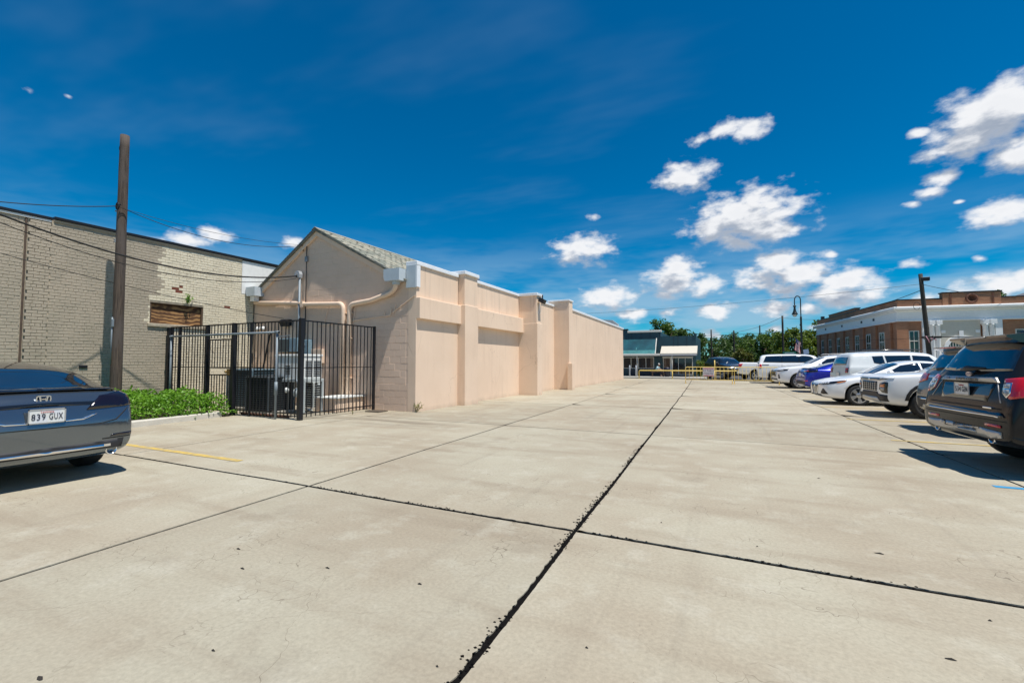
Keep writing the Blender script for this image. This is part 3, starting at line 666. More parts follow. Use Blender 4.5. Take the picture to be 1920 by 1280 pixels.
for q in range(12): picket(-15.30 + 1.75 * (q + 1) / 13, FY)
for q in range(18): picket(-12.245 + 2.51 * (q + 1) / 19, FY)
for q in range(17): picket(FX, FY + .055 + 2.57 * (q + 1) / 18)
for q in range(7): picket(-13.45 + 1.095 * (q + 1) / 8, FY, pk2)
for x in (-14.85, -11.6): post(x, FY, .05, 2.5)
gate = MB()
for a in ((-13.43, -13.38, .1, 2.1), (-12.42, -12.37, .1, 2.1)): gate.box(a[0], a[1], FY - .02, FY + .02, a[2], a[3])
for z in (2.07, 1.28, 1.08, .10): gate.box(-13.38, -12.42, FY - .018, FY + .018, z, z + .035)
go_ = gate.build('gate', IRON, fence)
for q in range(7): MB().box(-13.38 + .96 * (q + 1) / 8 - .009, -13.38 + .96 * (q + 1) / 8 + .009, FY - .009, FY + .009, .13, 1.09).build('picket', IRON, go_); MB().box(-13.38 + .96 * (q + 1) / 8 - .009, -13.38 + .96 * (q + 1) / 8 + .009, FY - .009, FY + .009, 1.31, 2.08).build('picket', IRON, go_)
MB().box(-12.52, -12.40, FY - .05, FY - .021, 1.10, 1.27).build('lock_plate', mat('brass_dull', (.30, .20, .08), .45, metal=.7), go_)
MB().lathe([(.012, 0), (.012, -.05), (.035, -.055), (.04, -.075), (.02, -.095)], (-12.46, FY - .05, 1.19), 12, 'y').build('knob', MATS['brass_dull'], go_, True)
# galvanised pipe frame in front of the fence
pf = empty('guard_rail', (-12.7, 7.98, 0), 'galvanised steel pipe frame standing against the iron fence', 'guard rail')
MB().tube([(-15.05, 7.98, 0), (-15.05, 7.98, 2.24)], .028, 10).build('upright', GALV, pf, True)
MB().tube([(-10.42, 7.98, 0), (-10.42, 7.98, 2.24)], .028, 10).build('upright', GALV, pf, True)
MB().tube([(-15.12, 7.98, 2.22), (-10.36, 7.98, 2.22)], .028, 10).build('crossbar', GALV, pf, True)
for x in (-15.05, -10.42):
    MB().tube([(x - .06, 7.98, 2.22), (x + .06, 7.98, 2.22)], .038, 10).build('clamp', GALV, pf, True)
MB().tube([(-10.42, 7.98, .62), (-10.42, 7.98, .95)], .042, 10).build('sleeve', GALV, pf, True)
MB().bar((-10.42, 7.98, 2.1), (-10.05, 8.07, 2.14), .03, .02).build('bracket', GALV, pf)

# ================================================================== equipment in the yard
CGR = mat('condenser_dark', (.035, .045, .052), .55, vary=.2); CGR2 = mat('condenser_blue_grey', (.10, .16, .20), .5, vary=.15)
WMET = mat('white_enamel', (.74, .76, .74), .45, vary=.06); GMET = mat('grey_enamel', (.42, .46, .46), .45, vary=.08); SLOT = mat('slot_black', (.01, .01, .01), .8)
def condenser(name, x0, x1, y0, y1, h, m, label, n=14, wrap=False):
    e = empty(name, ((x0 + x1) / 2, (y0 + y1) / 2, 0), label, 'air conditioner', 'air conditioning units behind the fence')
    MB().bbox(x0 - .05, x1 + .05, y0 - .05, y1 + .05, 0, .07, .01).build('base_pad', SIDEW, e)
    MB().bbox(x0 + .02, x1 - .02, y0 + .02, y1 - .02, .07, h - .05, .02).build('core', SLOT, e)
    for q in range(n):
        z = .12 + (h - .24) * q / (n - 1)
        mb_ = MB(); mb_.box(x0, x1, y0, y0 + .02, z, z + .02); mb_.box(x0, x1, y1 - .02, y1, z, z + .02); mb_.box(x0, x0 + .02, y0 + .02, y1 - .02, z, z + .02); mb_.box(x1 - .02, x1, y0 + .02, y1 - .02, z, z + .02); mb_.build('louver', m, e)
    for (x, y) in ((x0, y0), (x1, y0), (x0, y1), (x1, y1)): MB().bbox(x - .02, x + .03, y - .02, y + .03, .07, h - .04, .01).build('corner_post', m, e)
    MB().bbox(x0 - .02, x1 + .02, y0 - .02, y1 + .02, h - .06, h, .02).build('top_panel', m, e)
    cx, cy, rr = (x0 + x1) / 2, (y0 + y1) / 2, min(x1 - x0, y1 - y0) * .42
    g_ = MB()
    for q in range(5): g_.tube([(cx + rr * (q + 1) / 5 * math.cos(a * 6.283 / 20), cy + rr * (q + 1) / 5 * math.sin(a * 6.283 / 20), h + .02) for a in range(21)], .006, 5, False)
    for a in range(8): g_.bar((cx, cy, h + .02), (cx + rr * math.cos(a * .785), cy + rr * math.sin(a * .785), h + .01), .012, .012)
    g_.build('fan_guard', DARKM, e); return e
condenser('condenser_unit', -12.52, -11.58, 8.62, 9.42, 1.05, CGR, 'black air conditioning condenser standing right behind the gate')
condenser('condenser_unit', -14.35, -13.15, 9.25, 10.05, 1.24, CGR2, 'blue grey louvred condenser by the cream brick wall', 16)
# white unit on a stand
u_ = empty('air_handler', (-11.3, 9.4, 0), 'white louvred air conditioning cabinet raised on a steel stand', 'air conditioner', 'air conditioning units behind the fence')
ux0, ux1, uy0, uy1, uz0, uz1 = -11.92, -10.76, 9.1, 9.74, .98, 1.66
MB().bbox(ux0, ux1, uy0, uy1, uz0, uz1 - .05, .015).build('cabinet', WMET, u_)
MB().bbox(ux0 - .02, ux1 + .02, uy0 - .02, uy1 + .02, uz1 - .05, uz1 + .02, .015).build('lid', WMET, u_)
for q in range(9):
    for (a, b_) in ((uy0 + .06, uy0 + .28), (uy0 + .34, uy0 + .58)): MB().obox((ux1 + .004, (a + b_) / 2, 1.06 + q * .052), (.012, b_ - a, .022), (0, .5, 0)).build('louver', SLOT, u_)
for q in range(6): MB().obox(((ux0 + ux1) / 2 - .05, uy0 - .004, 1.12 + q * .045), (.18, .012, .02), (-.5, 0, 0)).build('louver', SLOT, u_)
MB().bbox(ux0 - .03, ux1 + .06, uy0 - .03, uy1 + .03, uz0 - .09, uz0 - .002, .01).build('stand_frame', GMET, u_)
for (x, y) in ((ux0, uy0), (ux1 + .03, uy0), (ux0, uy1), (ux1 + .03, uy1)): MB().bbox(x - .03, x + .03, y - .03, y + .03, 0, uz0 - .09, .008).build('leg', GMET, u_)
MB().lathe([(.045, 0), (.05, .03), (.03, .06)], (ux1 + .05, uy0 + .5, uz0 - .2), 10).build('drain_trap', GMET, u_)
# small condenser below
condenser('small_condenser', -11.98, -11.45, 10.05, 10.4, .86, GMET, 'small pale grey condenser tucked behind the raised white cabinet', 10)
# block plinth with a board on top
pl = empty('block_plinth', (-10.6, 10.3, 0), 'low painted block plinth with a white board on top', 'plinth')
MB().bbox(-10.98, -10.2, 9.75, 10.86, 0, .40, .01).build('core', PEACH, pl)
for r__ in range(2):
    for q in range(3): MB().bbox(-10.985 + q * .262, -10.985 + q * .262 + .255, 9.738, 9.76, .01 + r__ * .2, .20 + r__ * .2, .008).build('block', BLOCK, pl)
MB().bbox(-11.04, -10.14, 9.70, 10.86, .40, .435, .006).build('board', WMET, pl)
# wall boxes: parts of the stucco building
BLUG = mat('blue_grey_box', (.20, .30, .36), .5, vary=.12)
MB().bbox(-13.92, -12.95, GY - .24, GY - .006, 1.80, 2.26, .012).build('electric_panel', BLUG, pb)
MB().box(-13.86, -13.35, GY - .262, GY - .235, 1.84, 2.22).build('panel_door', mat('panel_dark', (.05, .075, .085), .4), pb)
MB().bbox(-12.88, -12.48, GY - .22, GY - .006, 1.70, 2.20, .012).build('meter_box', BLUG, pb)
MB().lathe([(.09, 0), (.09, -.08), (.06, -.10)], (-12.68, GY - .22, 2.02), 14, 'y').build('meter_dial', mat('meter_glass', (.3, .33, .35), .15), pb, True)
MB().bbox(-12.40, -11.92, GY - .14, GY - .006, 1.42, 1.88, .01).build('junction_box', PEACHT, pb)
MB().tube([(-14.35, GY - .06, 2.52), (-14.5, GY - .08, 2.42), (-14.62, GY - .1, 1.9), (-14.72, GY - .15, 1.25)], .028, 8).build('hose', CAB, pb, True)
MB().tube([(-14.0, GY - .08, .2), (-14.0, GY - .08, 1.55)], .03, 8).build('conduit', GALV, pb, True)
MB().bbox(-14.09, -13.91, GY - .16, GY - .02, 1.38, 1.62, .01).build('switch_box', BLUG, pb)
# gas meter
gm = empty('gas_meter', (-10.75, 8.6, 0), 'grey gas meter with bent pipes just inside the fence corner', 'meter')
MB().tube([(-10.75, 8.6, 0), (-10.75, 8.6, .92), (-10.62, 8.6, .98), (-10.42, 8.6, .98), (-10.38, 8.6, .9), (-10.38, 8.6, .75)], .022, 8).build('pipe', GALV, gm, True)
MB().lathe([(.05, 0), (.10, .03), (.11, .12), (.10, .21), (.05, .24)], (-10.38, 8.6, .52), 14).build('meter_body', GMET, gm, True)
MB().tube([(-10.38, 8.6, .53), (-10.38, 8.6, 0)], .02, 8).build('riser', GALV, gm, True)
MB().lathe([(.02, -.04), (.07, -.02), (.07, .02), (.02, .04)], (-10.75, 8.56, .7), 12, 'y').build('regulator', WMET, gm, True)
for n_, (a, b_, r__) in enumerate((((-12.2, 8.3, .04), (-10.3, 8.28, .04), .035), ((-11.6, 9.9, .05), (-10.99, 9.6, .05), .03))):
    thing('drain_pipe', MB().tube([a, b_], r__, 8), mat('rusty_pipe', (.20, .09, .05), .8, vary=.3) if n_ == 0 else WMET, ('rusty drain pipe lying along the foot of the fence', 'short white drain pipe lying beside the plinth')[n_], 'pipe', smooth=True)
# floor of the yard: weathered slab
thing('steel_cover', MB().bbox(-9.62, -9.1, 10.3, 10.7, 0, .03, .006), mat('rust_cover', (.09, .07, .05), .8, vary=.3), 'small dark steel cover on the concrete beside the fence end', 'cover')

# ================================================================== kerb, bed, weeds
kb = MB(); n = 22; pr_ = [(-.085, 0), (.085, 0), (.075, .12), (.045, .145), (-.055, .145), (-.08, .12)]
ks = []
for q in range(n + 1):
    y = 1.5 + 6.2 * q / n; x = -12.02 - .098 * (y - 5.6)
    for (a, z) in pr_: ks.append((x + a + .006 * noise.noise((y * 4, a * 20, z)), y, z + (.006 * noise.noise((y * 3, a * 30, 1)) if z else 0)))
kb.add(ks, [tuple(range(5, -1, -1)), tuple(n * 6 + q for q in range(6))] + [(i * 6 + j, i * 6 + (j + 1) % 6, (i + 1) * 6 + (j + 1) % 6, (i + 1) * 6 + j) for i in range(n) for j in range(6)])
thing('concrete_kerb', kb, mat('kerb_concrete', (.52, .49, .42), .9, vary=.15, vscale=5, bump=.4, bscale=30), 'worn concrete kerb edging the leafy planting bed', 'kerb')
SOIL = mat('soil', (.06, .045, .03), .95, vary=.3)
struct('planting_bed', MB().bbox(-15.45, -12.2, 1.6, 8.0, -.02, .05, .02), SOIL)
def leafmat(name, c1, c2, tr=.35):
    def fn(k, b, ob):
        oi = k.noise(pos(k), 3.1, 2, .5); f2 = k.noise(pos(k), 31, 2, .5)
        c = k.mix(k.ss(oi, .35, .65), (*c1, 1), (*c2, 1)); c = k.mix(1., c, k_rgb(k, k.lin(f2, .3, .7, .6, 1.35)), 'MULTIPLY')
        k.t.links.new(c, b.inputs['Base Color'])
        tr_ = k.n('ShaderNodeBsdfTranslucent'); k.t.links.new(c, tr_.inputs['Color']); mx = k.n('ShaderNodeMixShader'); mx.inputs[0].default_value = tr
        k.t.links.new(b.outputs[0], mx.inputs[1]); k.t.links.new(tr_.outputs[0], mx.inputs[2]); k.t.links.new(mx.outputs[0], k.t.nodes['Material Output'].inputs['Surface'])
    return mat(name, c1, .5, fn=fn)
def leaf(mb_, p, s, rng, up=.6, wid=.55):
    d = Vector((rng.gauss(0, 1), rng.gauss(0, 1), rng.gauss(0, .6) + .15)).normalized(); n_ = Vector((rng.gauss(0, .7), rng.gauss(0, .7), up)); r_ = d.cross(n_)
    if r_.length < 1e-3: return
    r_.normalize(); n_ = r_.cross(d); w = s * wid
    mb_.add([p, p + d * s * .5 + r_ * w * .5 + n_ * s * .06, p + d * s - n_ * s * .12, p + d * s * .5 - r_ * w * .5 + n_ * s * .06], [(0, 1, 2), (0, 2, 3)])
BEDL = leafmat('bed_leaves', (.11, .27, .016), (.20, .40, .03))
rng = random.Random(3); mb = MB()
for q in range(15000):
    x = rng.uniform(-15.3, -12.1); y = rng.uniform(3.2, 8.15)
    ex = min((x + 15.5) / .5, 1, (-11.98 - .098 * (y - 5.6) - x) / .55); ey = min(1, (8.35 - y) / .55); e = max(0, min(ex, ey))
    h = (.18 + .42 * e ** .6) * (1 + .38 * noise.noise((x * 1.4, y * 1.4, 0)) + .28 * noise.noise((x * 4, y * 4, 3)))
    if y > 7.7 and x > -12.7: h *= .9
    z = h * (1 - rng.random() ** 2.2 * .75)
    leaf(mb, Vector((x, y, max(.05, z))), rng.uniform(.05, .10), rng, .9, .7)
tag(mb.build('ground_cover', BEDL, None, fix=False), 'low bright green leafy bushes filling the bed by the fence', 'bushes', kind='stuff')
WEED = leafmat('weed_leaves', (.22, .25, .06), (.30, .28, .10))
def weed(p, h, n, label, rng, m=WEED):
    e = empty('weed_plant', p, label, 'weed'); st_ = MB(); lf = MB(); p = Vector(p)
    for q in range(n):
        t = p + Vector((rng.gauss(0, h * .35), rng.gauss(0, h * .2), h * rng.uniform(.5, 1))); st_.tube([p, p.lerp(t, .5) + Vector((0, 0, .02)), t], .004, 4)
        for w_ in range(7): leaf(lf, p.lerp(t, rng.uniform(.25, 1)), h * rng.uniform(.12, .25), rng, .5, .5)
    st_.build('stem', m, e); lf.build('foliage', m, e, fix=False); return e
weed((-8.18, GY - .03, 0), .32, 9, 'yellowing weed sprouting at the corner of the peach wall', rng)
weed((WX + .04, 8.62, 3.30), .34, 10, 'green weed growing out of the brick wall above the boarded window', rng, BEDL)
for n_, (x, y) in enumerate(((-9.9, 8.25), (-9.4, 9.6), (-11.2, 8.2))): weed((x, y, 0), .12, 4, ('tiny dry weed at the foot of the fence corner post', 'tiny dry weed along the side run of the fence', 'tiny dry weed below the front run of the fence')[n_], rng)

# ================================================================== timber pole and cables (left)
def fn_wood(k, b, ob):
    p = pos(k)
    g_ = k.noise(k.v('MULTIPLY', p, (14, 14, .5)), 3, 6, .7); c = k.mix(k.ss(g_, .3, .7), (.028, .020, .016, 1), (.13, .095, .07, 1))
    sp_ = k.n('ShaderNodeSeparateXYZ'); k.put(sp_.inputs[0], p)
    c = k.mix(k.ss(k.noise(k.v('MULTIPLY', p, (3, 3, .7)), 1.4, 4), .45, .65), c, (.10, .08, .068, 1))
    c = k.mix(k.m('MULTIPLY', k.ss(g_, .36, .30), .8), c, (.012, .008, .006, 1)); k.t.links.new(c, b.inputs['Base Color'])
    bn = k.n('ShaderNodeBump'); bn.inputs['Strength'].default_value = .8; bn.inputs['Distance'].default_value = .02; k.put(bn.inputs['Height'], g_); k.t.links.new(bn.outputs[0], b.inputs['Normal'])
WOOD = mat('pole_wood', (.13, .085, .06), .9, fn=fn_wood)
PX, PY, PH = -14.22, 6.28, 7.42
pole = empty('utility_pole', (PX, PY, 0), 'weathered bare timber utility pole in front of the tan brick wall', 'pole')
mb = MB(); pth = [(PX + .012 * noise.noise((0, q * .4, 0)) - .0012 * q, PY, PH * q / 24) for q in range(25)]; mb.tube(pth, [.128 - .0012 * q + .005 * noise.noise((q * .6, 1, 1)) for q in range(25)], 18); mb.build('shaft', WOOD, pole, True)
mb = MB(); mb.tube([(PX + .11, PY - .10, 5.52), (PX + .16, PY - .19, 5.50)], .02, 8); mb.tube([(PX + .13 + .07 * math.cos(a), PY - .17, 5.46 + .09 * math.sin(a)) for a in [q * .5 for q in range(14)]], .016, 6); mb.build('eye_bolt', DARKM, pole, True)
MB().tube([(PX - .12 + .03 * math.cos(a) , PY - .06, 7.08 + .06 * math.sin(a)) for a in [q * .6 for q in range(11)]], .008, 6).build('hook', DARKM, pole, True)
MB().tube([(PX + .05, PY - .15, 2.6), (PX + .04, PY - .152, 1.4)] , .018, 6).build('ground_conduit', GALV, pole, True)
MB().bbox(PX + .02, PX + .09, PY - .172, PY - .12, 2.35, 2.55, .01).build('tag_plate', GALV, pole)
for z in (4.6, 4.55, 5.35): MB().lathe([(.02, 0), (.02, -.03)], (PX + .03, PY - .14, z), 8, 'y').build('bolt', GALV, pole)
def wire(pts, r_, label, name='overhead_cable', grp=None):
    return thing(name, MB().tube(pts, r_, 6), CAB, label, 'cable', grp, True)
wh = Vector((-13.1, GY - .2, 4.36))
a0 = atX(-200, 318, -12.6)
wire(sag(a0, wh, .62, 40), .022, 'thick black service cable running in to the weatherhead on the gable')
wire(sag(a0 + Vector((0, .1, -.15)), wh + Vector((0, 0, -.08)), .70, 40), .010, 'thin messenger wire sagging beside the thick service cable')
hook = Vector((PX + .1, PY - .15, 5.47)); ctop = Vector((-12.93, GY - .1, 5.40))
wire(sag(atX(-200, 352, -13.6), hook, .12, 24), .011, 'thin wire coming in to the eye bolt of the timber pole')
wire(sag(hook, ctop, .38, 24), .009, 'slack thin wire from the timber pole to the gable conduit')
wire(sag(hook + Vector((.02, 0, -.02)), ctop + Vector((0, .0, .02)), .18, 24), .006, 'tighter thin wire from the timber pole to the gable conduit')
wire(sag(atX(-150, 432, -14.6), Vector((-13.72, GY - .15, 2.95)), .15, 24), .009, 'low thin telephone wire crossing the brick wall to the gable light')
MB()
# ================================================================== vehicles
def paint(name, c, metal=.0, rough=.32, fl=0): return mat(name, c, rough, metal=metal, coat=1.0, vary=.03, vscale=3)
GLASS = mat('tinted_glass', (.008, .011, .015), .02, spec=1.0, coat=1.0)
TYRE = mat('tyre_rubber', (.018, .018, .018), .8, vary=.2); RIMM = mat('alloy', (.62, .63, .65), .28, metal=.85); RIMD = mat('dark_wheel', (.03, .03, .032), .5)
BLKP = mat('black_plastic', (.022, .022, .024), .55); GLBK = mat('gloss_black', (.008, .008, .009), .12, coat=.8); CHR = mat('chrome', (.82, .82, .84), .12, metal=1.0)
REDL = mat('red_lens', (.55, .006, .012), .12, coat=1.0); SMKL = mat('smoked_lens', (.008, .003, .004), .10, coat=1.0); CLRL = mat('clear_lens', (.62, .65, .68), .08, coat=1.0, metal=.25); AMB = mat('amber_lens', (.75, .20, .02), .15, coat=1.0)
SILV = mat('silver_trim', (.50, .49, .47), .35, metal=.5); PLATE = mat('plate_white', (.72, .72, .68), .4, c2=(.66, .68, .72), cscale=9); INK = mat('plate_ink', (.01, .012, .03), .5); REDI = mat('plate_red', (.45, .03, .05), .5)
WELL = mat('wheel_well', (.008, .008, .008), .9)
def eval_mesh(o):
    bpy.context.view_layer.update(); dg = bpy.context.evaluated_depsgraph_get(); me = bpy.data.meshes.new_from_object(o.evaluated_get(dg)); return me
SED = [(0, .32, .60, .58, .64, .40), (.07, .24, .76, .66, .73, .5), (.28, .19, .88, .74, .81, .6), (.85, .17, .92, .84, .92, .62), (1.30, .17, .93, .90, .99, .62), (1.52, .17, .93, .92, 1.06, .62), (2.15, .17, .93, .945, 1.36, .60),
       (2.65, .17, .93, .965, 1.445, .585), (3.2, .17, .93, .985, 1.435, .60), (3.75, .18, .93, 1.0, 1.31, .635), (4.22, .20, .92, 1.02, 1.16, .68), (4.50, .22, .91, 1.03, 1.105, .62), (4.69, .25, .885, 1.02, 1.09, .66), (4.80, .28, .86, .90, .99, .66), (4.86, .31, .83, .72, .78, .6), (4.88, .36, .80, .62, .68, .6)]
ACC = SED[:8] + [(3.2, .17, .93, .985, 1.442, .63), (3.75, .18, .93, 1.0, 1.355, .68), (4.22, .20, .92, 1.02, 1.20, .72), (4.50, .22, .91, 1.03, 1.115, .72), (4.68, .25, .89, 1.025, 1.09, .72)] + SED[13:]
SUV = [(0, .45, .72, .82, .90, .5), (.08, .34, .86, .95, 1.03, .6), (.35, .28, .96, 1.05, 1.12, .65), (1.0, .26, .99, 1.12, 1.19, .66), (1.35, .26, 1.0, 1.15, 1.23, .66), (1.60, .26, 1.0, 1.16, 1.36, .66), (2.15, .26, 1.0, 1.18, 1.66, .66), (2.6, .26, 1.0, 1.19, 1.75, .66), (3.4, .26, 1.0, 1.2, 1.775, .66), (4.2, .27, 1.0, 1.21, 1.755, .66), (4.55, .29, .995, 1.21, 1.735, .655), (4.70, .31, .99, 1.21, 1.66, .645), (4.82, .33, .98, 1.20, 1.43, .64), (4.93, .35, .985, 1.12, 1.20, .66), (4.975, .37, .98, .98, 1.04, .66), (5.025, .39, .97, .80, .85, .66), (5.05, .44, .955, .68, .72, .6)]
BOX = [(0, .48, .74, .86, .92, .55), (.06, .36, .90, .98, 1.04, .62), (.25, .30, .97, 1.05, 1.12, .68), (.85, .28, .99, 1.10, 1.17, .70), (1.10, .28, 1.0, 1.12, 1.24, .72), (1.40, .28, 1.0, 1.14, 1.55, .74), (1.62, .28, 1.0, 1.15, 1.70, .75), (2.4, .28, 1.0, 1.16, 1.74, .75), (3.4, .28, 1.0, 1.17, 1.73, .75), (3.9, .30, 1.0, 1.17, 1.70, .75), (4.05, .31, .99, 1.17, 1.63, .75), (4.12, .33, .985, 1.17, 1.40, .76), (4.17, .35, .98, 1.10, 1.20, .78), (4.20, .38, .97, .90, .96, .78), (4.23, .42, .95, .70, .75, .75)]
def stations(tab, L, W, H, L0, W0, H0): return [(a * L / L0, b * H / H0, c * W / W0, d * H / H0, e * H / H0, f * W / W0) for a, b, c, d, e, f in tab]
class Car:
    def __init__(s, name, label, group, st, pt, wheels, r, rot, loc, tw=.22, arch=.055, glassy=True):
        s.L = st[-1][0]; s.st = st; s.pt = pt; CS = 1.02 if loc[0] < -3 else 1.06
        if abs(rot - math.pi) < .3 and loc[0] > 3: t_ = rot - math.pi; loc = (loc[0] - s.L / 2 + CS * s.L / 2 * math.cos(t_), loc[1] + CS * s.L / 2 * math.sin(t_), loc[2])
        elif abs(rot) < .5 and loc[0] > 3: loc = (loc[0] - s.L / 2 + CS * s.L / 2 * math.cos(rot), loc[1] + CS * s.L / 2 * math.sin(rot), loc[2])
        else: loc = (loc[0] + (CS - 1) * s.L / 2 * (-1 if loc[0] < -3 else 1), loc[1], loc[2])
        s.e = empty(name, loc, label, 'car', group, rot); s.e.scale = (CS, CS, CS); s.W = max(q[2] for q in st)
        X = lambda xf: s.L / 2 - xf; s.X = X
        ring = []; 
        for (xf, zb, w, zbelt, zt, wt) in st:
            h = zt - zbelt; t = max(0, min(1, (h - .08) / .25)); hb = zbelt - zb
            P = [(0, zb), (.80 * w, zb), (.955 * w, zb + .05), (w, zb + .36 * hb), (w * .995, zb + .74 * hb), (w * .975, zbelt - .025), (w * .93, zbelt + .012),
                 ((1 - t) * w * .80 + t * (w * .88 * .25 + wt * .75 + .015), zbelt + h * (.5 * (1 - t) + .70 * t)), ((1 - t) * w * .55 + t * (wt - .03), zbelt + h * (.82 * (1 - t) + .955 * t)), (0, zt)]
            R_ = [(y, z) for y, z in P] + [(-y, z) for y, z in P[-2:0:-1]]
            ring.append([(X(xf), y, z) for y, z in R_])
        n = len(ring[0]); vv = [p for rg in ring for p in rg]; f = [(i * n + j, i * n + (j + 1) % n, (i + 1) * n + (j + 1) % n, (i + 1) * n + j) for i in range(len(ring) - 1) for j in range(n)]
        # quad caps
        for base, flip in ((0, False), ((len(ring) - 1) * n, True)):
            for j in range(n // 2):
                a, b, c, d = j, j + 1, (n - j - 1) % n, (n - j) % n
                if j == 0: q = (base + 0, base + 1, base + n - 1)
                elif j == n // 2 - 1: q = (base + j, base + j + 1, base + n - j)
                else: q = (base + j, base + j + 1, base + n - j - 1, base + n - j)
                f.append(q)
        me = bpy.data.meshes.new('body'); me.from_pydata(vv, [], f)
        b = bmesh.new(); b.from_mesh(me); bmesh.ops.recalc_face_normals(b, faces=b.faces); b.to_mesh(me); b.free(); me.materials.append(pt)
        o = bpy.data.objects.new('tmp', me); col.objects.link(o); m = o.modifiers.new('s', 'SUBSURF'); m.levels = 2; m.render_levels = 2
        cut = []
        for xf in wheels:
            for sd in (1, -1):
                cm = MB().lathe([(r + arch, -.16), (r + arch, .4)], (X(xf), sd * (s.W - .10) if sd > 0 else sd * (s.W - .10) - .24, r + .015), 32, 'y').mesh('cut', WELL)
                c = bpy.data.objects.new('cut', cm); col.objects.link(c); cut.append(c)
                m = o.modifiers.new('b', 'BOOLEAN'); m.operation = 'DIFFERENCE'; m.object = c; m.solver = 'EXACT'
                try: m.material_mode = 'TRANSFER'
                except Exception: pass
        bm_ = eval_mesh(o); bpy.data.objects.remove(o)
        for c in cut: bpy.data.objects.remove(c)
        s.body = link('body', bm_, None, s.e, local=True); 
        bm_.polygons.foreach_set('use_smooth', [p.material_index == 0 for p in bm_.polygons])
        bb_ = bmesh.new(); bb_.from_mesh(bm_); s.bvh = BVHTree.FromBMesh(bb_); bb_.free()
    def proj(s, p, d):
        h = s.bvh.ray_cast(Vector(p) - d * 4, d)
        return h
    def panel(s, name, pts, d, m, off=.004, th=.02, grid=.07, parent=None, smooth=True, mirror=False):
        if mirror: s.panel(name, [(p[0], -p[1], p[2]) for p in pts], (d[0], -d[1], d[2]), m, off, th, grid, parent, smooth)
        d = Vector(d).normalized(); u = Vector((1, 0, 0)) if abs(d.z) > .9 else d.cross(Vector((0, 0, 1))).normalized(); v = u.cross(d).normalized()
        if abs(d.z) > .9: v = Vector((0, 1, 0))
        P = [Vector(p) for p in pts]; Q = [(p.dot(u), p.dot(v)) for p in P]; dep = sum(p.dot(d) for p in P) / len(P)
        bm = bmesh.new(); fv = bm.faces.new([bm.verts.new((a, b, 0)) for a, b in Q]); bmesh.ops.triangulate(bm, faces=[fv])
        for ax in (0, 1):
            lo, hi = min(q[ax] for q in Q), max(q[ax] for q in Q); k = int((hi - lo) / grid)
            for i in range(1, k + 1):
                c = [0, 0, 0]; c[ax] = lo + (hi - lo) * i / (k + 1); nn = [0, 0, 0]; nn[ax] = 1
                bmesh.ops.bisect_plane(bm, geom=bm.verts[:] + bm.edges[:] + bm.faces[:], plane_co=c, plane_no=nn)
        bmesh.ops.remove_doubles(bm, verts=bm.verts, dist=1e-4)
        for vt in bm.verts:
            p = u * vt.co.x + v * vt.co.y + d * dep
            if abs(d.z) > .9: p = Vector((vt.co.x, vt.co.y, 1.0))
            h = s.proj(p, d)
            if h[0] is None:
                h = s.bvh.find_nearest(p)
            vt.co = h[0] + h[1] * off
        bmesh.ops.recalc_face_normals(bm, faces=bm.faces)
        fl = [f for f in bm.faces]; av = sum((f.normal for f in fl), Vector())
        if av.dot(d) > 0: bmesh.ops.reverse_faces(bm, faces=fl)
        ed = [e for e in bm.edges if e.is_boundary]; ex = bmesh.ops.extrude_edge_only(bm, edges=ed)
        for g in ex['geom']:
            if isinstance(g, bmesh.types.BMVert): g.co += d * th
        me = bpy.data.meshes.new(name); bm.to_mesh(me); bm.free(); me.materials.append(m)
        o = link(name, me, None, parent or s.e, local=True)
        if smooth: me.polygons.foreach_set('use_smooth', [i < len(fl) for i in range(len(me.polygons))])
        return o
    def side(s, name, poly, m, **k):
        """poly in (xf, z), both sides"""
        return s.panel(name, [(s.X(a), s.W, z) for a, z in poly], (0, -1, 0), m, mirror=True, **k)
    def rear(s, name, poly, m, mirror=False, **k): return s.panel(name, [(-s.L / 2, y, z) for y, z in poly], (1, 0, 0), m, mirror=mirror, **k)
    def front(s, name, poly, m, mirror=False, **k): return s.panel(name, [(s.L / 2, y, z) for y, z in poly], (-1, 0, 0), m, mirror=mirror, **k)
    def top(s, name, poly, m, **k): return s.panel(name, [(s.X(a), y, 1) for a, y in poly], (0, 0, -1), m, **k)
    def mb(s, name, mb_, m, parent=None, smooth=False): return mb_.build(name, m, parent or s.e, smooth, True)
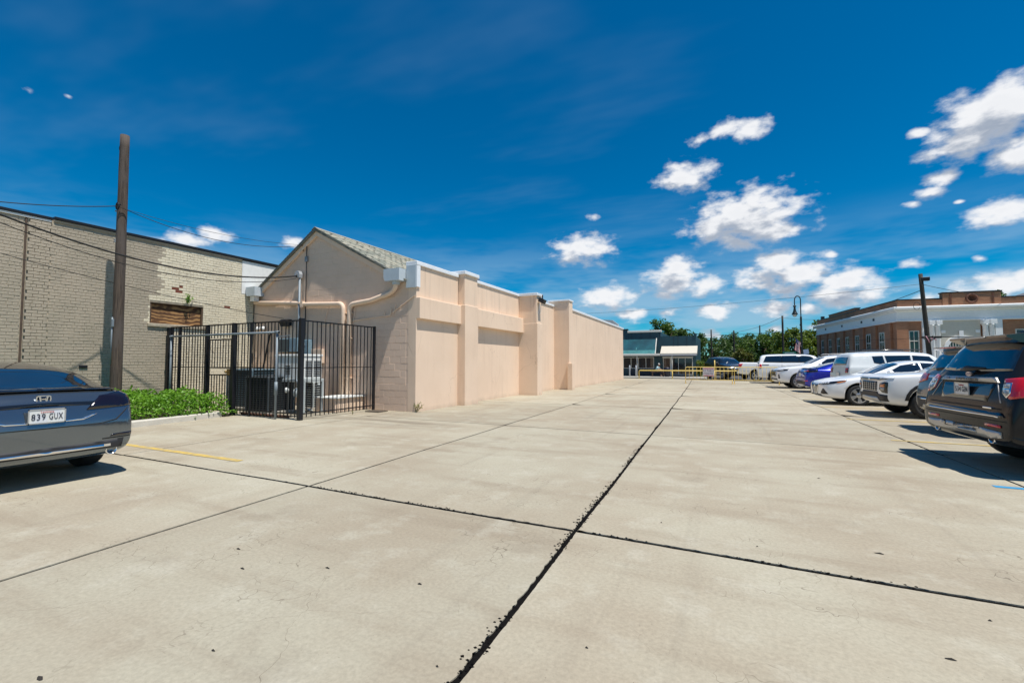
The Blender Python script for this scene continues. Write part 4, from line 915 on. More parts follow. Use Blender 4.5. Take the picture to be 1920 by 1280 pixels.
    def wheels_(s, xs, r, w, nsp=5, style='split', rim=RIMM, inset=.02):
        rr = r * .70; first = None
        for xf in xs:
            for sd in (1, -1):
                c = (s.X(xf), sd * (s.W - inset - w / 2), r)
                if first is None:
                    hub = MB().lathe([(rr * .95, -w * .3), (rr * .95, w * .10), (.05, w * .12)], (0, 0, 0), 28, 'y').mesh('wheel', RIMD)
                    ty = MB().lathe([(rr, -w * .46), (r * .93, -w * .5), (r * .985, -w * .40), (r, -w * .28), (r, w * .28), (r * .985, w * .40), (r * .93, w * .5), (r * .80, w * .515), (rr, w * .46), (rr, -w * .46)], (0, 0, 0), 40, 'y', close=False).mesh('tyre', TYRE)
                    sp = MB(); sp.lathe([(rr * 1.0, w * .30), (rr * 1.02, w * .47), (rr * .95, w * .475), (rr * .92, w * .30)], (0, 0, 0), 36, 'y', close=False); sp.lathe([(.075, w * .25), (.075, w * .40), (.05, w * .43)], (0, 0, 0), 14, 'y')
                    for q in range(nsp):
                        a = 6.283 * q / nsp + .3
                        for off in ((-.11, .11) if style == 'split' else (0,)):
                            a0, a1 = a + off * .6, a + off * (1.5 if style == 'split' else 0); wd = .028 if style == 'split' else .05
                            p0 = Vector((math.cos(a0) * .05, w * .36, math.sin(a0) * .05)); p1 = Vector((math.cos(a1) * rr * .97, w * .40, math.sin(a1) * rr * .97)); dd = (p1 - p0).normalized(); t_ = Vector((-dd.z, 0, dd.x)).normalized()
                            sp.add([p0 - t_ * wd * .8, p0 + t_ * wd * .8, p1 + t_ * wd, p1 - t_ * wd, p0 - t_ * wd * .8 - Vector((0, .05, 0)), p0 + t_ * wd * .8 - Vector((0, .05, 0)), p1 + t_ * wd - Vector((0, .05, 0)), p1 - t_ * wd - Vector((0, .05, 0))], [(0, 1, 2, 3), (0, 4, 5, 1), (1, 5, 6, 2), (2, 6, 7, 3), (3, 7, 4, 0)])
                    rm = sp.mesh('rim', rim); ty.polygons.foreach_set('use_smooth', [True] * len(ty.polygons)); first = (hub, ty, rm)
                o = link('wheel', first[0], None, s.e, local=True); o.location = c; o.rotation_euler = (0, random.random() * 6, math.pi if sd < 0 else 0)
                link('tyre', first[1], None, o, local=True); link('rim', first[2], None, o, local=True)
    def arches(s, xs, r0, r1, m=BLKP, zlow=.3, name='arch_trim'):
        for xf in xs:
            P = []; zc = r0 - .04
            for q in range(13): a = math.pi * (-.06 + 1.12 * q / 12); P.append((xf - math.cos(a) * r1, zc + math.sin(a) * r1 + .03))
            for q in range(12, -1, -1): a = math.pi * (-.06 + 1.12 * q / 12); P.append((xf - math.cos(a) * r0, zc + math.sin(a) * r0 + .03))
            # build ring as quads so that the concave outline is safe
            n = 13
            for i in range(n - 1): s.side(name, [P[i], P[i + 1], P[2 * n - 2 - i], P[2 * n - 1 - i]], m, off=.012, th=.03, grid=.2, smooth=False)
    def mirrors(s, xf, z, m):
        for sd in (1, -1):
            b = MB(); b.bbox(s.X(xf) - .08, s.X(xf) + .06, sd * (s.W + .02) - .11, sd * (s.W + .02) + .11, z, z + .15, .04); b.bar((s.X(xf) + .02, sd * (s.W - .14), z - .02), (s.X(xf), sd * s.W, z + .04), .06, .04)
            s.mb('side_mirror', b, m)
    def seams(s, xs, z0, z1):
        for x in xs: s.side('door_gap', [(x, z0), (x + .012, z0), (x + .012, z1), (x, z1)], SLOT, off=.0015, th=.004, grid=.06)
    def handles(s, xs, z, m):
        for x in xs:
            for sd in (1, -1):
                h = s.proj((s.X(x), sd * s.W, z), Vector((0, -sd, 0)))
                if h[0]: y = h[0].y; s.mb('door_handle', MB().bbox(s.X(x) - .1, s.X(x) + .1, min(y, y + sd * .035), max(y, y + sd * .035), z - .015, z + .015, .01), m)
    def plate(s, y, z, txt=None, side='rear', tilt=0):
        sg = -1 if side == 'rear' else 1; h = s.proj((sg * s.L / 2, y, z), Vector((-sg, 0, 0)))
        h2 = s.proj((sg * s.L / 2, y, z - .08), Vector((-sg, 0, 0))); h3 = s.proj((sg * s.L / 2, y, z + .08), Vector((-sg, 0, 0)))
        x = (max if sg > 0 else min)([q[0].x for q in (h, h2, h3) if q[0] is not None]) + sg * .008
        o = s.mb('license_plate', MB().bbox(min(x, x + sg * .012), max(x, x + sg * .012), y - .155, y + .155, z - .078, z + .078, .004), PLATE)
        xf = x + sg * .0135; fr_ = MB()
        for (a, b, c, d) in ((-.16, .16, .070, .082), (-.16, .16, -.082, -.070), (-.16, -.148, -.082, .082), (.148, .16, -.082, .082)): fr_.box(min(xf, xf + sg * .003), max(xf, xf + sg * .003), y + a, y + b, z + c, z + d)
        s.mb('plate_frame', fr_, SILV, o)
        if txt:
            ta, tb = txt.split(' ')
            for (t, sz, zz, yo, wd, m) in ((ta, .10, -.010, .073, .118, INK), (tb, .10, -.010, -.073, .118, INK), ('Louisiana', .036, .048, 0, .11, REDI)):
                me = text_mesh(t, sz, .001); me.materials.append(m); q = link('plate_text', me, None, o, local=True); w_ = max(v.co.x for v in me.vertices) - min(v.co.x for v in me.vertices)
                q.matrix_basis = Matrix.Translation((xf + sg * .002, y + (yo if sg < 0 else -yo), z + zz)) @ Matrix(((0, 0, sg), (sg, 0, 0), (0, 1, 0))).to_4x4() @ Matrix.Diagonal((wd / w_, 1, 1, 1))
        return o
def flat(c, name, y0, y1, z0, z1, m, th=.02, sg=-1, parent=None):
    """flat trim strip standing on the rear (sg -1) or front (sg 1) face"""
    xs = [c.proj((sg * c.L / 2, y, z), Vector((-sg, 0, 0)))[0] for y in (y0, (y0 + y1) / 2, y1) for z in (z0, z1)]; xs = [q.x for q in xs if q]
    x = min(xs) if sg < 0 else max(xs); return c.mb(name, MB().bbox(min(x + sg * th, x - sg * .05), max(x + sg * th, x - sg * .05), y0, y1, z0, z1, .006), m, parent)

LOTG = 'cars parked in the row across from the peach building'
# ---------------------------------------------------------------- slate sedan by the bed
P1 = paint('slate_grey_paint', (.17, .195, .215), metal=.85, rough=.16)
c = Car('parked_sedan', 'slate grey sedan with smoked tail lights backed up to the yellow line', None, ACC, P1, (.93, 3.76), .335, math.pi, (-7.12 - 2.44, 2.50, 0))
c.wheels_((.93, 3.76), .335, .225, 5, 'split')
c.top('rear_window', [(3.36, .57), (3.34, .2), (3.33, 0), (3.34, -.2), (3.36, -.57), (3.8, -.67), (4.25, -.77), (4.50, -.81), (4.56, -.3), (4.57, 0), (4.56, .3), (4.50, .81), (4.25, .77), (3.8, .67)], GLASS, grid=.09)
c.top('windscreen', [(1.48, .62), (1.42, 0), (1.48, -.62), (2.2, -.56), (2.22, 0), (2.2, .56)], GLASS, grid=.09)
c.side('side_window', [(1.75, 1.0), (2.25, 1.30), (2.72, 1.36), (2.74, 1.0)], GLASS, grid=.06); c.side('side_window', [(2.79, 1.0), (2.77, 1.36), (3.3, 1.33), (3.75, 1.19), (3.85, 1.03)], GLASS, grid=.06)
c.seams((1.62, 2.76, 3.72), .3, .96); c.handles((2.6, 3.55), .86, P1); c.mirrors(1.85, .98, P1)
XR = -c.L / 2
dl = (.84, -.54, 0)
tl = c.panel('tail_light', [(XR, .40, .845), (XR, .50, .93), (XR, .62, 1.005), (XR + .1, .86, 1.04), (XR + .42, .93, 1.04), (XR + .46, .94, .91), (XR + .2, .93, .885), (XR + .05, .75, .862)], dl, SMKL, off=.010, th=.04, grid=.05, mirror=True)
c.rear('boot_lip', [(-.80, 1.075), (-.4, 1.092), (0, 1.097), (.4, 1.092), (.80, 1.075), (.80, 1.052), (.4, 1.066), (0, 1.07), (-.4, 1.066), (-.80, 1.052)], GLBK, off=.022, th=.05, grid=.08)
c.rear('boot_crease', [(-.50, .945), (0, .955), (.50, .945), (.44, .905), (0, .915), (-.44, .905)], GLBK, off=.004, th=.03, grid=.07)
c.rear('boot_gap', [(-.80, .84), (-.66, .70), (-.5, .67), (0, .665), (.5, .67), (.66, .70), (.80, .84), (.785, .84), (.65, .712), (.5, .682), (0, .677), (-.5, .682), (-.65, .712), (-.785, .84)], SLOT, off=.002, th=.004, grid=.05)
c.rear('boot_moulding', [(-.47, .795), (-.33, .735), (0, .728), (.33, .735), (.47, .795), (.44, .80), (.32, .752), (0, .745), (-.32, .752), (-.44, .80)], CHR, off=.006, th=.01, grid=.05)
c.rear('diffuser', [(-.72, .36), (-.74, .47), (-.45, .455), (0, .45), (.45, .455), (.74, .47), (.72, .36)], BLKP, off=.004, th=.03)
c.rear('diffuser_trim', [(-.60, .385), (0, .375), (.60, .385), (.60, .415), (0, .405), (-.60, .415)], CHR, off=.012, th=.02)
c.panel('reflector', [(XR, .60, .50), (XR, .62, .53), (XR + .2, .86, .545), (XR + .2, .86, .505)], dl, SMKL, off=.006, th=.01, mirror=True)
c.panel('bumper_slot', [(XR, .52, .475), (XR, .52, .49), (XR + .25, .88, .50), (XR + .25, .88, .485)], dl, SLOT, off=.003, th=.01, mirror=True)
for sd in (1, -1):
    c.mb('exhaust_tip', MB().lathe([(.045, .12), (.062, .0), (.058, -.05), (.050, -.05), (.048, .1)], (XR + .06, sd * .62, .335), 18, 'x', close=False), CHR, smooth=True)
    c.mb('exhaust_bore', MB().lathe([(.047, .05), (.047, .06)], (XR + .06, sd * .62, .335), 14, 'x'), SLOT)
c.plate(0, .815, '839 GUX')
# maker's emblem: rounded frame with an H inside
h = c.proj((XR, 0, 1.0), Vector((1, 0, 0))); ex = h[0].x - .016
em = MB(); rr = [(.062, -.030), (.066, 0), (.062, .034), (.045, .042), (-.045, .042), (-.062, .034), (-.066, 0), (-.062, -.030), (-.05, -.040), (.05, -.040)]
ri = [(y * .84, z * .80) for y, z in rr]; n = len(rr)
em.add([(ex, y, 1.0 + z) for y, z in rr] + [(ex, y, 1.0 + z) for y, z in ri] + [(ex + .03, y, 1.0 + z) for y, z in rr], [(i, (i + 1) % n, n + (i + 1) % n, n + i) for i in range(n)] + [(i, 2 * n + i, 2 * n + (i + 1) % n, (i + 1) % n) for i in range(n)])
for sd in (1, -1): em.add([(ex, sd * .030, .972), (ex, sd * .018, .972), (ex, sd * .024, 1.030), (ex, sd * .042, 1.030), (ex + .03, sd * .030, .972), (ex + .03, sd * .018, .972), (ex + .03, sd * .024, 1.030), (ex + .03, sd * .042, 1.030)], [(0, 1, 2, 3), (0, 4, 5, 1), (1, 5, 6, 2), (2, 6, 7, 3), (3, 7, 4, 0)])
em.box(ex, ex + .03, -.024, .024, .994, 1.006); c.mb('emblem', em, CHR)

# ---------------------------------------------------------------- black SUV (nearest, right)
P2 = mat('black_graphite_paint', (.014, .014, .016), .10, metal=.0, spec=.24, vary=.03, vscale=3)
c = Car('parked_suv', 'black SUV with a silver tailgate bar backed beside the blue line', LOTG, SUV, P2, (.95, 3.98), .385, R(6), (3.01 + 2.525, 8.66, 0), arch=.06)
c.wheels_((.95, 3.98), .385, .25, 5, 'split'); XR = -c.L / 2
c.rear('rear_window', [(-.72, 1.265), (-.62, 1.60), (-.5, 1.63), (.5, 1.63), (.62, 1.60), (.72, 1.265), (.4, 1.25), (-.4, 1.25)], GLASS, grid=.05)
c.mb('roof_spoiler', MB().prism([(XR + .70, 1.735), (XR + .45, 1.733), (XR + .20, 1.705), (XR + .20, 1.68), (XR + .34, 1.61), (XR + .7, 1.60)], -.60, .60), GLBK)
c.mb('brake_lamp', MB().bbox(XR + .185, XR + .21, -.2, .2, 1.683, 1.700, .003), SILV)
for sd in (1, -1): c.mb('roof_rail', MB().tube([(c.X(4.1), sd * .62, 1.745), (c.X(4.0), sd * .62, 1.80), (c.X(2.5), sd * .62, 1.80), (c.X(2.4), sd * .62, 1.74)], .02, 8), GLBK, smooth=True)
c.side('side_window', [(1.9, 1.24), (2.35, 1.58), (2.8, 1.64), (2.82, 1.24)], GLASS, grid=.06); c.side('side_window', [(2.88, 1.24), (2.86, 1.64), (3.75, 1.64), (3.8, 1.25)], GLASS, grid=.06); c.side('side_window', [(3.86, 1.25), (3.82, 1.63), (4.45, 1.60), (4.55, 1.28)], GLASS, grid=.06)
c.top('windscreen', [(1.56, .68), (1.48, 0), (1.56, -.68), (2.22, -.6), (2.26, 0), (2.22, .6)], GLASS, grid=.09)
c.seams((1.75, 2.84, 3.83), .4, 1.18); c.handles((2.65, 3.65), 1.05, P2); c.mirrors(1.95, 1.2, P2); c.arches((.95, 3.98), .445, .50, P2)
dl = (.80, -.60, 0)
tl = c.panel('tail_light', [(XR + .03, .765, 1.00), (XR + .06, .75, 1.165), (XR + .3, .95, 1.20), (XR + .75, .99, 1.17), (XR + .72, .99, 1.06), (XR + .25, .98, .985), (XR + .07, .88, .93)], dl, REDL, off=.012, th=.05, grid=.05, mirror=True)
c.panel('reverse_lamp', [(XR + .04, .765, 1.0), (XR + .05, .76, 1.12), (XR + .06, .885, 1.12), (XR + .06, .89, 1.0), (XR + .05, .84, .94)], dl, CHR, off=.016, th=.01, grid=.05, mirror=True)
c.panel('reverse_lens', [(XR + .04, .785, 1.055), (XR + .04, .782, 1.105), (XR + .05, .868, 1.105), (XR + .05, .87, 1.055)], dl, mat('lamp_grey', (.28, .29, .30), .2, coat=.8), off=.021, th=.008, grid=.05, mirror=True)
c.panel('reverse_lens', [(XR + .04, .787, .99), (XR + .04, .785, 1.04), (XR + .05, .87, 1.04), (XR + .05, .872, 1.0), (XR + .05, .835, .958)], dl, MATS['lamp_grey'], off=.021, th=.008, grid=.05, mirror=True)
c.rear('tailgate_recess', [(-.50, .88), (-.58, 1.11), (.58, 1.11), (.50, .88)], GLBK, off=.003, th=.01, grid=.08)
bar = c.rear('tailgate_bar', [(-.62, 1.115), (-.54, 1.175), (.54, 1.175), (.62, 1.115)], SILV, off=.018, th=.05, grid=.07)
me = text_mesh('EXPLORER', .062, .003); me.materials.append(mat('letter_grey', (.20, .18, .15), .4, metal=.4)); q = link('lettering', me, None, bar, local=True)
hx = min(c.proj((XR, y, 1.145), Vector((1, 0, 0)))[0].x for y in (-.4, 0, .4)); q.matrix_basis = Matrix.Translation((hx - .024, 0.0, 1.145)) @ Matrix(((0, 0, -1), (-1, 0, 0), (0, 1, 0))).to_4x4() @ Matrix.Diagonal((1.5, .85, 1, 1))
c.mb('badge', MB().bbox(hx - .022, hx - .005, .40, .48, 1.138, 1.160, .004), mat('badge_blue', (.04, .08, .18), .3))
c.mb('badge', MB().bbox(XR - .012, XR + .08, -.66, -.50, .80, .822, .004), CHR)
c.panel('tailgate_fold', [(XR, -.60, 1.115), (XR, -.585, 1.115), (XR, -.74, .88), (XR, -.755, .88)], (1, 0, 0), SILV, off=.006, th=.01, grid=.05, mirror=True)
c.rear('tailgate_gap', [(-.78, .80), (-.775, .815), (.775, .815), (.78, .80)], SLOT, off=.003, th=.01)
ov = [(.065 * math.cos(a * .3927), .027 * math.sin(a * .3927)) for a in range(16)]
h = c.proj((XR, 0, 1.21), Vector((1, 0, 0))); em = MB(); em.prism([(y, 1.212 + z) for y, z in ov], h[0].x - .022, h[0].x + .03, 'x'); c.mb('emblem', em, CHR)
em = MB(); em.prism([(y * .86, 1.212 + z * .80) for y, z in ov], h[0].x - .026, h[0].x - .02, 'x'); c.mb('emblem_field', em, mat('emblem_blue', (.01, .03, .14), .25, coat=1))
wp = MB(); wp.tube([(XR + .08, .10, 1.265), (XR + .09, -.02, 1.285), (XR + .10, -.14, 1.285), (XR + .12, -.34, 1.295)], [.012, .04, .03, .010], 8); c.mb('wiper', wp, BLKP, smooth=True)
c.rear('bumper_step', [(-.86, .715), (-.80, .765), (.80, .765), (.86, .715)], GLBK, off=.014, th=.06, grid=.08)
c.rear('bumper_chrome', [(-.78, .708), (.78, .708), (.78, .722), (-.78, .722)], CHR, off=.022, th=.02, grid=.08)
c.rear('bumper_gap', [(-.88, .66), (.88, .66), (.88, .67), (-.88, .67)], SLOT, off=.003, th=.01, grid=.08)
c.panel('reflector', [(XR, .52, .585), (XR, .52, .62), (XR + .03, .78, .62), (XR + .03, .78, .588)], dl, REDL, off=.010, th=.02, mirror=True)
c.rear('skid_trim', [(-.80, .47), (-.80, .54), (-.42, .555), (-.36, .47), (.36, .47), (.42, .555), (.80, .54), (.80, .47), (.62, .445), (-.62, .445)], SILV, off=.012, th=.04, grid=.06)
for sd in (1, -1):
    c.mb('exhaust_tip', MB().lathe([(.050, .22), (.056, .0), (.06, -.05), (.050, -.05), (.046, .1)], (XR + .06, sd * .60, .435), 18, 'x', close=False), CHR, smooth=True); c.mb('exhaust_bore', MB().lathe([(.047, .06), (.047, .07)], (XR + .06, sd * .60, .435), 14, 'x'), SLOT)
c.plate(0, 1.015, '534 GEN')
for y in (.30,): c.mb('antenna', MB().tube([(c.X(3.5), .35, 1.76), (c.X(3.9), .55, 2.02)], .008, 6), SILV)

# ---------------------------------------------------------------- grey SUV
P3 = paint('dark_grey_blue_paint', (.05, .065, .085), metal=.7, rough=.28)
st = stations(SUV, 4.75, .94, 1.74, 5.05, 1, 1.78)
c = Car('parked_suv', 'dark blue grey SUV with roof rack bars between the black SUV and a white crossover', LOTG, st, P3, (.9, 3.7), .36, R(5), (3.98 + 2.375, 12.45, 0))
c.wheels_((.9, 3.7), .36, .235, 5, 'solid'); XR = -c.L / 2
c.rear('rear_window', [(-.62, 1.21), (-.54, 1.56), (.54, 1.56), (.62, 1.21)], GLASS, grid=.05); c.mb('roof_spoiler', MB().prism([(XR + .6, 1.685), (XR + .35, 1.683), (XR + .2, 1.665), (XR + .2, 1.64), (XR + .35, 1.58), (XR + .6, 1.57)], -.55, .55), P3)
c.mb('brake_lamp', MB().bbox(XR + .185, XR + .21, -.25, .25, 1.643, 1.660, .003), REDL)
c.side('side_window', [(1.8, 1.22), (2.2, 1.55), (2.65, 1.60), (2.66, 1.22)], GLASS, grid=.06); c.side('side_window', [(2.72, 1.22), (2.7, 1.6), (3.5, 1.6), (3.55, 1.23)], GLASS, grid=.06); c.side('side_window', [(3.61, 1.24), (3.57, 1.59), (4.1, 1.55), (4.2, 1.26)], GLASS, grid=.06)
c.top('windscreen', [(1.48, .62), (1.4, 0), (1.48, -.62), (2.1, -.55), (2.12, 0), (2.1, .55)], GLASS, grid=.09)
c.panel('tail_light', [(XR, .60, 1.0), (XR, .60, 1.13), (XR + .3, .92, 1.15), (XR + .35, .93, 1.0), (XR + .1, .85, .93)], (.8, -.6, 0), REDL, off=.012, th=.05, grid=.05, mirror=True)
c.plate(0, .95); c.rear('bumper_trim', [(-.82, .43), (-.84, .66), (.84, .66), (.82, .43)], BLKP, off=.006, th=.03); c.rear('bumper_chrome', [(-.7, .60), (.7, .60), (.7, .63), (-.7, .63)], CHR, off=.012, th=.02)
c.rear('skid_trim', [(-.6, .43), (-.55, .50), (.55, .50), (.6, .43)], SILV, off=.012, th=.03); c.rear('tailgate_trim', [(-.55, 1.06), (-.5, 1.10), (.5, 1.10), (.55, 1.06)], CHR, off=.01, th=.02)
wp = MB(); wp.tube([(XR + .03, 0, 1.23), (XR + .1, -.3, 1.27)], [.035, .012], 8); c.mb('wiper', wp, BLKP)
for sd in (1, -1):
    c.mb('roof_rail', MB().tube([(c.X(3.9), sd * .58, 1.70), (c.X(3.8), sd * .58, 1.78), (c.X(2.4), sd * .58, 1.78), (c.X(2.3), sd * .58, 1.70)], .02, 8), SILV, smooth=True)
for xf in (3.6, 2.6): c.mb('rack_bar', MB().bar((c.X(xf), -.62, 1.80), (c.X(xf), .62, 1.80), .06, .03), SILV)
c.seams((1.65, 2.69, 3.58), .4, 1.15); c.arches((.9, 3.7), .415, .47, BLKP)

# ---------------------------------------------------------------- white crossover, nose out
PW = paint('white_paint', (.86, .87, .87), rough=.3); PW2 = paint('pearl_white_paint', (.85, .85, .845), rough=.28); PW3 = paint('bright_white_paint', (.86, .865, .87), rough=.3)
st = [(0, .42, .70, .88, .95, .5), (.06, .33, .83, .99, 1.04, .6), (.3, .28, .89, 1.04, 1.09, .63), (.9, .26, .905, 1.06, 1.12, .62), (1.25, .26, .912, 1.07, 1.15, .62), (1.45, .26, .912, 1.08, 1.25, .61), (2.0, .26, .912, 1.085, 1.48, .60), (2.4, .26, .912, 1.09, 1.56, .60), (3.1, .26, .912, 1.10, 1.58, .60), (3.75, .27, .912, 1.11, 1.55, .60), (4.1, .29, .905, 1.11, 1.50, .59), (4.25, .31, .90, 1.11, 1.40, .585), (4.36, .33, .89, 1.10, 1.24, .58), (4.45, .36, .88, 1.02, 1.09, .6), (4.5, .38, .87, .85, .9, .6), (4.54, .44, .83, .68, .72, .55)]
c = Car('parked_crossover', 'white crossover with black lattice grille and amber front lamps parked nose out', LOTG, st, PW, (.88, 3.58), .35, math.pi + R(6), (3.62 + 2.27, 15.85, 0))
c.wheels_((.88, 3.58), .35, .23, 5, 'split', RIMD); XF = c.L / 2
c.top('windscreen', [(1.44, .60), (1.34, .3), (1.31, 0), (1.34, -.3), (1.44, -.60), (2.02, -.53), (2.05, 0), (2.02, .53)], GLASS, grid=.07)
c.side('side_window', [(1.66, 1.13), (2.05, 1.36), (2.5, 1.45), (2.52, 1.12)], GLASS, grid=.06); c.side('side_window', [(2.57, 1.12), (2.55, 1.45), (3.35, 1.44), (3.4, 1.13)], GLASS, grid=.06); c.side('side_window', [(3.46, 1.14), (3.41, 1.43), (3.8, 1.39), (4.0, 1.17)], GLASS, grid=.06)
c.front('upper_grille_band', [(-.80, .95), (-.66, .985), (-.3, .975), (0, .97), (.3, .975), (.66, .985), (.80, .95), (.6, .915), (0, .905), (-.6, .915)], GLBK, off=.010, th=.04, grid=.06)
gr = c.front('grille', [(-.46, .885), (.46, .885), (.42, .645), (-.42, .645)], GLBK, off=.008, th=.04, grid=.08)
for z in (.68, .73, .78, .83): c.front('grille_bar', [(-.44, z), (.44, z), (.44, z + .014), (-.44, z + .014)], SILV, off=.016, th=.012, grid=.08, parent=gr)
for q in range(7): c.front('grille_bar', [(-.41 + q * .13, .655), (-.395 + q * .13, .655), (-.365 + q * .13, .875), (-.38 + q * .13, .875)], BLKP, off=.02, th=.012, grid=.06, parent=gr)
d_ = (-.85, -.53, 0)
c.panel('lamp_housing', [(XF, .56, .69), (XF, .60, .84), (XF - .1, .74, .88), (XF - .12, .80, .87), (XF - .12, .79, .60), (XF - .05, .66, .62)], d_, GLBK, off=.010, th=.04, grid=.05, mirror=True)
c.panel('headlight', [(XF, .61, .75), (XF, .63, .81), (XF - .1, .74, .83), (XF - .1, .735, .76)], d_, AMB, off=.016, th=.01, grid=.05, mirror=True)
c.panel('headlight_lens', [(XF, .61, .69), (XF, .61, .735), (XF - .1, .735, .745), (XF - .1, .73, .66)], d_, mat('lamp_grey', (.28, .29, .30), .2, coat=.8), off=.016, th=.01, grid=.05, mirror=True)
c.panel('day_lamp', [(XF, .55, .945), (XF, .62, .975), (XF - .25, .82, .985), (XF - .25, .82, .965)], d_, CLRL, off=.014, th=.01, grid=.05, mirror=True)
c.front('bumper_cladding', [(-.78, .40), (-.80, .56), (-.5, .575), (-.44, .63), (.44, .63), (.5, .575), (.80, .56), (.78, .40)], BLKP, off=.010, th=.04, grid=.07)
c.front('skid_plate', [(-.55, .40), (-.45, .49), (.45, .49), (.55, .40)], SILV, off=.018, th=.04, grid=.07)
c.front('emblem', [(-.09, .935), (-.04, .96), (.04, .96), (.09, .935), (.04, .91), (-.04, .91)], CHR, off=.018, th=.02)
c.arches((.88, 3.58), .405, .475, BLKP); c.side('sill_cladding', [(1.30, .24), (1.30, .40), (3.15, .40), (3.15, .24)], BLKP, off=.012, th=.03); c.seams((1.6, 2.54, 3.45), .4, 1.02); c.handles((2.38, 3.25), .92, PW); c.mirrors(1.75, 1.06, GLBK)
for sd in (1, -1): c.mb('roof_rail', MB().tube([(c.X(3.9), sd * .55, 1.53), (c.X(3.8), sd * .55, 1.60), (c.X(2.3), sd * .55, 1.60), (c.X(2.2), sd * .55, 1.53)], .018, 8), GLBK, smooth=True)

# ---------------------------------------------------------------- white saloon, nose out
st = stations(SED, 4.64, .908, 1.445, 4.88, .93, 1.45)
c = Car('parked_sedan', 'white low sedan with dark V shaped grille parked nose out', LOTG, st, PW2, (.95, 3.66), .325, math.pi + R(7), (2.87 + 2.32, 19.5, 0))
c.wheels_((.95, 3.66), .325, .215, 5, 'split'); XF = c.L / 2
c.top('windscreen', [(1.42, .62), (1.33, .3), (1.30, 0), (1.33, -.3), (1.42, -.62), (2.12, -.55), (2.14, 0), (2.12, .55)], GLASS, grid=.07)
c.side('side_window', [(1.65, .99), (2.15, 1.27), (2.6, 1.35), (2.62, .99)], GLASS, grid=.06); c.side('side_window', [(2.67, .99), (2.65, 1.35), (3.15, 1.32), (3.6, 1.17), (3.7, 1.02)], GLASS, grid=.06)
c.front('grille', [(-.34, .66), (.34, .66), (.20, .36), (-.20, .36)], GLBK, off=.008, th=.04, grid=.06)
c.panel('grille_surround', [(XF, .34, .67), (XF, .385, .67), (XF, .235, .34), (XF, .19, .34)], (-1, 0, 0), CHR, off=.016, th=.02, grid=.05, mirror=True)
c.front('emblem', [(-.06, .58), (0, .63), (.06, .58), (0, .53)], CHR, off=.02, th=.01)
d_ = (-.72, -.69, 0)
hl = c.panel('headlight', [(XF, .40, .63), (XF, .42, .69), (XF - .25, .70, .74), (XF - .62, .86, .80), (XF - .60, .87, .765), (XF - .3, .80, .68), (XF - .1, .60, .635)], d_, GLBK, off=.008, th=.03, grid=.05, mirror=True)
for q in range(4): c.panel('headlight_lens', [(XF - .03 - q * .05, .46 + q * .075, .645 + q * .012), (XF - .04 - q * .05, .445 + q * .075, .685 + q * .012), (XF - .07 - q * .05, .50 + q * .075, .692 + q * .012), (XF - .06 - q * .05, .50 + q * .075, .65 + q * .012)], d_, CLRL, off=.014, th=.008, grid=.05, mirror=True)
c.panel('turn_lamp', [(XF - .38, .80, .715), (XF - .58, .86, .77), (XF - .6, .87, .755), (XF - .42, .83, .70)], d_, AMB, off=.013, th=.008, grid=.05, mirror=True)
c.panel('fog_slot', [(XF, .50, .36), (XF - .05, .62, .52), (XF - .08, .66, .52), (XF - .16, .76, .35), (XF - .1, .6, .34)], d_, BLKP, off=.006, th=.02, grid=.05, mirror=True)
c.front('lower_lip', [(-.55, .29), (-.5, .33), (.5, .33), (.55, .29)], BLKP, off=.008, th=.03)
c.seams((1.5, 2.64, 3.55), .3, .93); c.handles((2.48, 3.4), .85, PW2); c.mirrors(1.75, .96, PW2)

# ---------------------------------------------------------------- boxy pale SUV, tail out
PJ = paint('pale_grey_white_paint', (.76, .78, .76), rough=.35)
st = stations(BOX, 4.30, .92, 1.80, 4.23, 1, 1.74)
c = Car('parked_suv', 'boxy off white SUV with square red tail lights and roof rails parked tail out', LOTG, st, PJ, (.80, 3.40), .345, R(9), (4.2 + 2.15, 23.0, 0))
c.wheels_((.80, 3.40), .345, .225, 5, 'solid'); XR = -c.L / 2
c.rear('rear_window', [(-.58, 1.26), (-.56, 1.56), (.56, 1.56), (.58, 1.26)], GLASS, grid=.06)
c.side('side_window', [(1.45, 1.24), (1.68, 1.58), (2.2, 1.62), (2.2, 1.22)], GLASS, grid=.06); c.side('side_window', [(2.26, 1.22), (2.26, 1.62), (3.05, 1.61), (3.0, 1.24)], GLASS, grid=.06); c.side('side_window', [(3.06, 1.25), (3.11, 1.61), (3.45, 1.59), (3.42, 1.34)], GLASS, grid=.06)
c.top('windscreen', [(1.2, .66), (1.14, 0), (1.2, -.66), (1.5, -.64), (1.52, 0), (1.5, .64)], GLASS, grid=.08)
for sd in (1, -1):
    tl = c.panel('tail_light', [(XR, sd * .62, .96), (XR, sd * .60, 1.15), (XR + .05, sd * .82, 1.17), (XR + .06, sd * .84, .97)], (1, -sd * .25, 0), GLBK, off=.014, th=.05, grid=.05)
    for (y, z) in ((.67, 1.11), (.77, 1.11), (.67, 1.01), (.77, 1.01)): c.panel('lens', [(XR, sd * (y - .035), z - .035), (XR, sd * (y - .035), z + .035), (XR, sd * (y + .035), z + .035), (XR, sd * (y + .035), z - .035)], (1, -sd * .25, 0), REDL, off=.02, th=.01, grid=.05, parent=tl)
c.plate(.0, .90); c.rear('bumper_trim', [(-.8, .43), (-.82, .66), (.82, .66), (.8, .43)], BLKP, off=.008, th=.03); c.arches((.80, 3.40), .40, .46, BLKP); c.seams((1.35, 2.23, 3.05), .4, 1.16); c.handles((2.1, 2.95), 1.05, BLKP); c.mirrors(1.5, 1.18, PJ)
